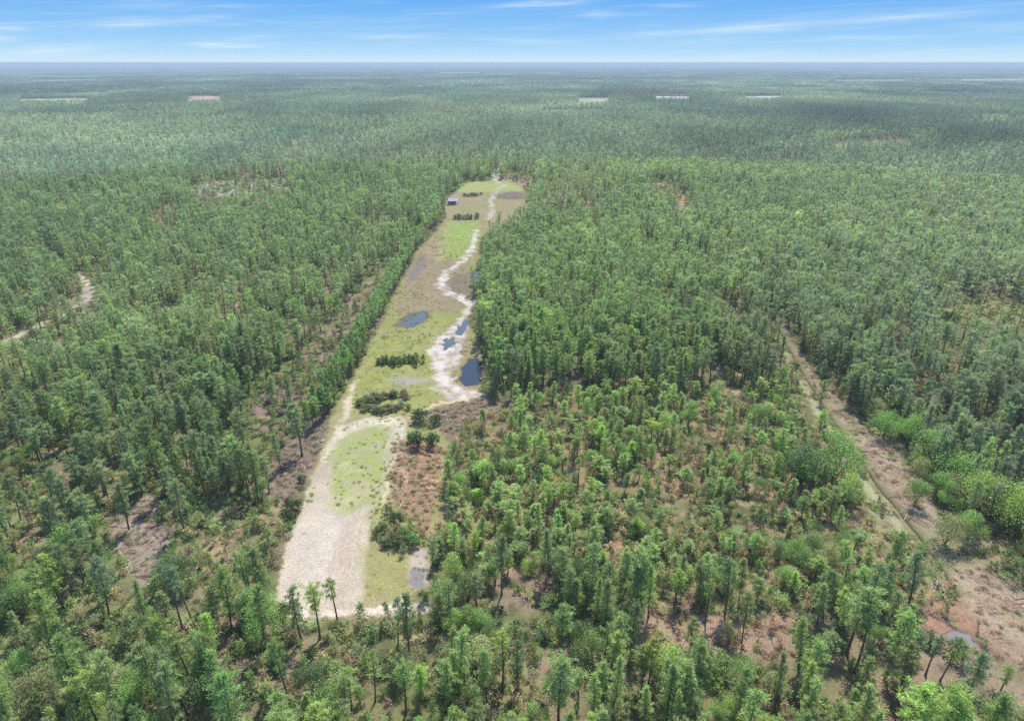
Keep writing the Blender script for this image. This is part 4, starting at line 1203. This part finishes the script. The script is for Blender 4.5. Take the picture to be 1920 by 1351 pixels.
x, y = jitter_grid(6.1, R1, R2, 42)
op = open_factor(x, y) * np.clip(.75 + (fbm(x, y, 60, 53) - .4) * 2.2, .25, 1) * np.where(fbm(x, y, 190, 59, 3) > .69, .15, 1)
m = RNG.random(len(x)) < op; x, y = x[m], y[m]
hh = np.clip(RNG.normal(11.8, 2.0, len(x)) + (fbm(x, y, 200, 54) - .5) * 6, 5, 17)
lod_scatter("far_forest", C_PINE2, 6, x, y, hh, far_tint(x, y, (.070, .100, .056)), 14, "unbroken far pine forest beyond the clearing", 1.15)
x, y = jitter_grid(56, R2, 14000, 41, .1)
op = open_factor(x, y) * 1.0
m = (op > .5) & (fbm(x, y * .4, 700, 57, 4) > .34); x, y = x[m], y[m]; n = len(x)
hs = .75 + .7 * (fbm(x, y, 500, 58)); rot = np.stack([np.zeros(n), np.zeros(n), RNG.integers(0, 4, n) * pi / 2], 1)
scatter("distant_forest", C_CLUMP, np.stack([x, y, np.zeros(n)], 1), rot, np.stack([np.ones(n), np.ones(n), hs], 1), far_tint(x, y, (.066, .094, .060)), RNG.integers(0, 5, n), "hazy distant woodland running to the horizon")

# undergrowth
def brush_field(sp, r0, r1, label):
    x, y = jitter_grid(sp, r0, r1)
    fld = poly_sd(x, y, FIELD) < .6
    pl, yg, bt = zones(x, y)
    dn = fbm(x, y, 8, 61)
    k = np.clip((dn - .27) * 3.4, 0.08, 1) * .9
    k = np.where(fld, 0, k)
    near_water = np.zeros(len(x), bool)
    for pw in PONDS_W: near_water |= poly_sd(x, y, pw) < 1
    fern = poly_sd(x, y, FERN) < .5; thick = poly_sd(x, y, GP([(700, 1010), (712, 968), (740, 955), (790, 985), (812, 1010), (795, 1040), (740, 1040)])) < 0
    scr = (poly_sd(x, y, SCRUB_L) < 1) | (poly_sd(x, y, GLADE) < 0) | (poly_sd(x, y, SCRUB_C) < 0)
    k = np.where(fern, .75, k); k = np.where(thick, .8, k); k = np.where(scr, .75, k)
    cor = line_sd(x, y, CORR_WLD, CORR_W) < 0
    k = np.where(cor, .26, k)
    red = (poly_sd(x, y, RED_1) < 0) | (poly_sd(x, y, RED_2) < 0)
    k = np.where(red, .35, k)
    for pts, wd, rgb, soft, kk in TRACKS_W: k = np.where(line_sd(x, y, pts, wd) < .6, 0, k)
    k = np.where(line_sd(x, y, DITCH_W, [1.0] * len(DITCH_W)) < 0, .0, k)
    k = np.where(near_water, 0, k)
    m = RNG.random(len(x)) < k
    x, y, fern, scr, red, cor, thick, pl, yg = (q[m] for q in (x, y, fern, scr, red, cor, thick, pl, yg)); n = len(x)
    pal = np.array([(.060, .090, .038), (.095, .135, .048), (.125, .175, .055), (.15, .145, .065), (.20, .16, .095), (.16, .12, .085)])
    ci = RNG.choice(6, n, p=[.16, .28, .24, .16, .10, .06])
    ci = np.where(yg, RNG.choice(6, n, p=[.12, .24, .24, .20, .14, .06]), ci)
    t = pal[ci]
    bro = np.array([(.20, .13, .09), (.15, .10, .07), (.25, .175, .12), (.10, .115, .045)])[RNG.choice(4, n, p=[.4, .25, .2, .15])]
    gry = np.array([(.17, .13, .105), (.13, .12, .075), (.22, .17, .14), (.10, .12, .05)])[RNG.choice(4, n, p=[.35, .25, .2, .2])]
    t = np.where(fern[:, None], bro, t); t = np.where((red | cor)[:, None] & (RNG.random(n) < .6)[:, None], bro, t); t = np.where(scr[:, None], gry, t)
    t = t * RNG.uniform(.75, 1.25, (n, 1))
    low = fern | scr | cor
    s = RNG.uniform(.7, 1.8, n) * np.where(low, .62, 1.0) * (sp / 2.0) ** .5
    pick = np.where(low, RNG.choice([2, 4, 5, 3], n), RNG.integers(0, 8, n))
    rot = np.stack([np.zeros(n), np.zeros(n), RNG.uniform(0, 6.28, n)], 1)
    scatter("undergrowth", C_BRUSH, np.stack([x, y, np.full(n, -.05)], 1), rot, np.stack([s * 1.15, s * 1.15, s], 1), t, pick, label)


brush_field(1.75, 60, 260, "mixed low brush, saplings and rust-coloured fern between the nearer trees")
brush_field(4.0, 260, 700, "low brush between the farther trees")
# ragged grass tufts inside the clearing
x, y = jitter_grid(1.25, 110, 420)
k = (poly_sd(x, y, FIELD) < 0).astype(float) * .5
k = np.where(poly_sd(x, y, SAND_BARE) < .5, .02, k); k = np.where(poly_sd(x, y, SAND_END) < -2.5, k * .35, k)
for pts, wd, rgb, soft, kk in TRACKS_W: k = np.where(line_sd(x, y, pts, wd) < .2, 0, k)
for pw in PONDS_W[:1] + PONDS_W[2:]: k = np.where(poly_sd(x, y, pw) < .5, 0, k)
k = k * np.clip((fbm(x, y, 5, 63) - .35) * 5, .05, 1)
m = RNG.random(len(x)) < k; x, y = x[m], y[m]; n = len(x)
gp = np.array([(.20, .21, .075), (.15, .18, .06), (.24, .21, .11), (.12, .15, .05)])[RNG.choice(4, n, p=[.35, .3, .2, .15])]
s = RNG.uniform(.35, .8, n)
scatter("grass_tufts", C_BRUSH, np.stack([x, y, np.full(n, -.03)], 1), np.stack([np.zeros(n), np.zeros(n), RNG.uniform(0, 6.28, n)], 1), np.stack([s * 1.3, s * 1.3, s * .7], 1), gp, RNG.integers(4, 6, n), "short grass tufts growing over the long clearing")

def stick_pile(seed):
    r = random.Random(seed); mb = MB()
    for _ in range(9):
        a = r.uniform(0, 6.28); c = (r.gauss(0, .8), r.gauss(0, .8), r.uniform(.05, .25)); l_ = r.uniform(.5, 1.6)
        mb.tube([(c[0] - cos(a) * l_, c[1] - sin(a) * l_, c[2]), (c[0] + cos(a) * l_, c[1] + sin(a) * l_, c[2] + r.uniform(-.05, .3))], [.06, .03], 4, m=0, var=r.random())
    return mb


C_STICK = proto_collection("debris", [stick_pile(800 + i).mesh("debris", [M_BRUSH, M_BARK]) for i in range(4)])
x, y = jitter_grid(1.8, 70, 330)
k = np.where(line_sd(x, y, CORR_WLD, CORR_W) < 1, .38, .03)
k = np.where((poly_sd(x, y, RED_1) < 1) | (poly_sd(x, y, RED_2) < 1) | (poly_sd(x, y, GLADE) < 1) | (poly_sd(x, y, SCRUB_L) < 1), .3, k)
k = np.where(poly_sd(x, y, FIELD) < .5, .0, k); k = np.where(poly_sd(x, y, FERN) < 0, .25, k)
k = np.where(line_sd(x, y, DITCH_W, [1.2] * len(DITCH_W)) < 0, 0, k)
for pw in PONDS_W: k = np.where(poly_sd(x, y, pw) < 2, 0, k)
m = RNG.random(len(x)) < k; x, y = x[m], y[m]; n = len(x)
dt = np.array([(.26, .21, .16), (.14, .10, .075), (.36, .31, .25), (.20, .13, .09)])[RNG.integers(0, 4, n)]
s = RNG.uniform(.4, 1.1, n)
scatter("branch_litter", C_STICK, np.stack([x, y, np.zeros(n)], 1), np.stack([np.zeros(n), np.zeros(n), RNG.uniform(0, 6.28, n)], 1), np.stack([s, s, s], 1), dt, RNG.integers(0, 4, n), "broken branches and sticks strewn over the cleared ground")

# ------------------------------------------------------------------ shelter at the far end of the clearing
def boxes(name, parts, mat, parent):
    vs, fs = [], []
    for (x0, y0, z0, x1, y1, z1) in parts:
        k = len(vs)
        vs += [(x0, y0, z0), (x1, y0, z0), (x1, y1, z0), (x0, y1, z0), (x0, y0, z1), (x1, y0, z1), (x1, y1, z1), (x0, y1, z1)]
        fs += [(k, k + 3, k + 2, k + 1), (k + 4, k + 5, k + 6, k + 7), (k, k + 1, k + 5, k + 4), (k + 1, k + 2, k + 6, k + 5), (k + 2, k + 3, k + 7, k + 6), (k + 3, k, k + 4, k + 7)]
    o = bpy.data.objects.new(name, mesh_np(name, vs, fs, [mat])); col.objects.link(o); o.parent = parent
    return o


sx, sy = G(849, 383)
sh = bpy.data.objects.new('shelter', None); col.objects.link(sh); sh.location = (sx, sy, 0); sh.rotation_euler = (0, 0, radians(18))
tag(sh, "small open-sided shelter with grey-blue metal roof at the forest edge", 'shelter')
for (a, b) in ((-3, -2.2), (3, -2.2), (-3, 2.2), (3, 2.2)): boxes('post', [(a - .12, b - .12, 0, a + .12, b + .12, 2.9)], M_WOOD, sh)
boxes('back_wall', [(-2.85, 2.1, .1, 2.85, 2.2, 2.7)], M_WOOD, sh)
e = .08
vs = [(-3.8, -3.0, 2.8), (3.8, -3.0, 2.8), (3.8, 0, 4.6), (-3.8, 0, 4.6), (-3.8, 3.0, 2.8), (3.8, 3.0, 2.8)]
vs = vs + [(a, b, c + .1) for a, b, c in vs]
fs = [(0, 3, 2, 1), (3, 4, 5, 2), (6, 7, 8, 9), (9, 8, 11, 10), (0, 1, 7, 6), (1, 2, 8, 7), (2, 5, 11, 8), (5, 4, 10, 11), (4, 3, 9, 10), (3, 0, 6, 9)]
ro = bpy.data.objects.new('roof', mesh_np('roof', vs, fs, [M_ROOF])); col.objects.link(ro); ro.parent = sh

# ------------------------------------------------------------------ air
def build_haze(density, top):
    r_ = 26500.0
    vs = [(-r_, -r_, -3), (r_, -r_, -3), (r_, r_, -3), (-r_, r_, -3), (-r_, -r_, top), (r_, -r_, top), (r_, r_, top), (-r_, r_, top)]
    fs = [(0, 3, 2, 1), (4, 5, 6, 7), (0, 1, 5, 4), (1, 2, 6, 5), (2, 3, 7, 6), (3, 0, 4, 7)]
    m, n, l = new_mat("air")
    pv = n.new('ShaderNodeVolumePrincipled'); pv.inputs['Color'].default_value = (.43, .55, .66, 1); pv.inputs['Density'].default_value = density; pv.inputs['Anisotropy'].default_value = 0.0
    o_ = n.new('ShaderNodeOutputMaterial'); l.new(pv.outputs[0], o_.inputs['Volume'])
    o = bpy.data.objects.new('haze', mesh_np('haze', vs, fs, [m])); col.objects.link(o)
    tag(o, "pale blue haze over the far forest", kind='stuff')
    return o


build_haze(1.5e-4, 103.0)
print("individuals", len(items), "shrubs", len(allshr), "objects", len(scene.objects))
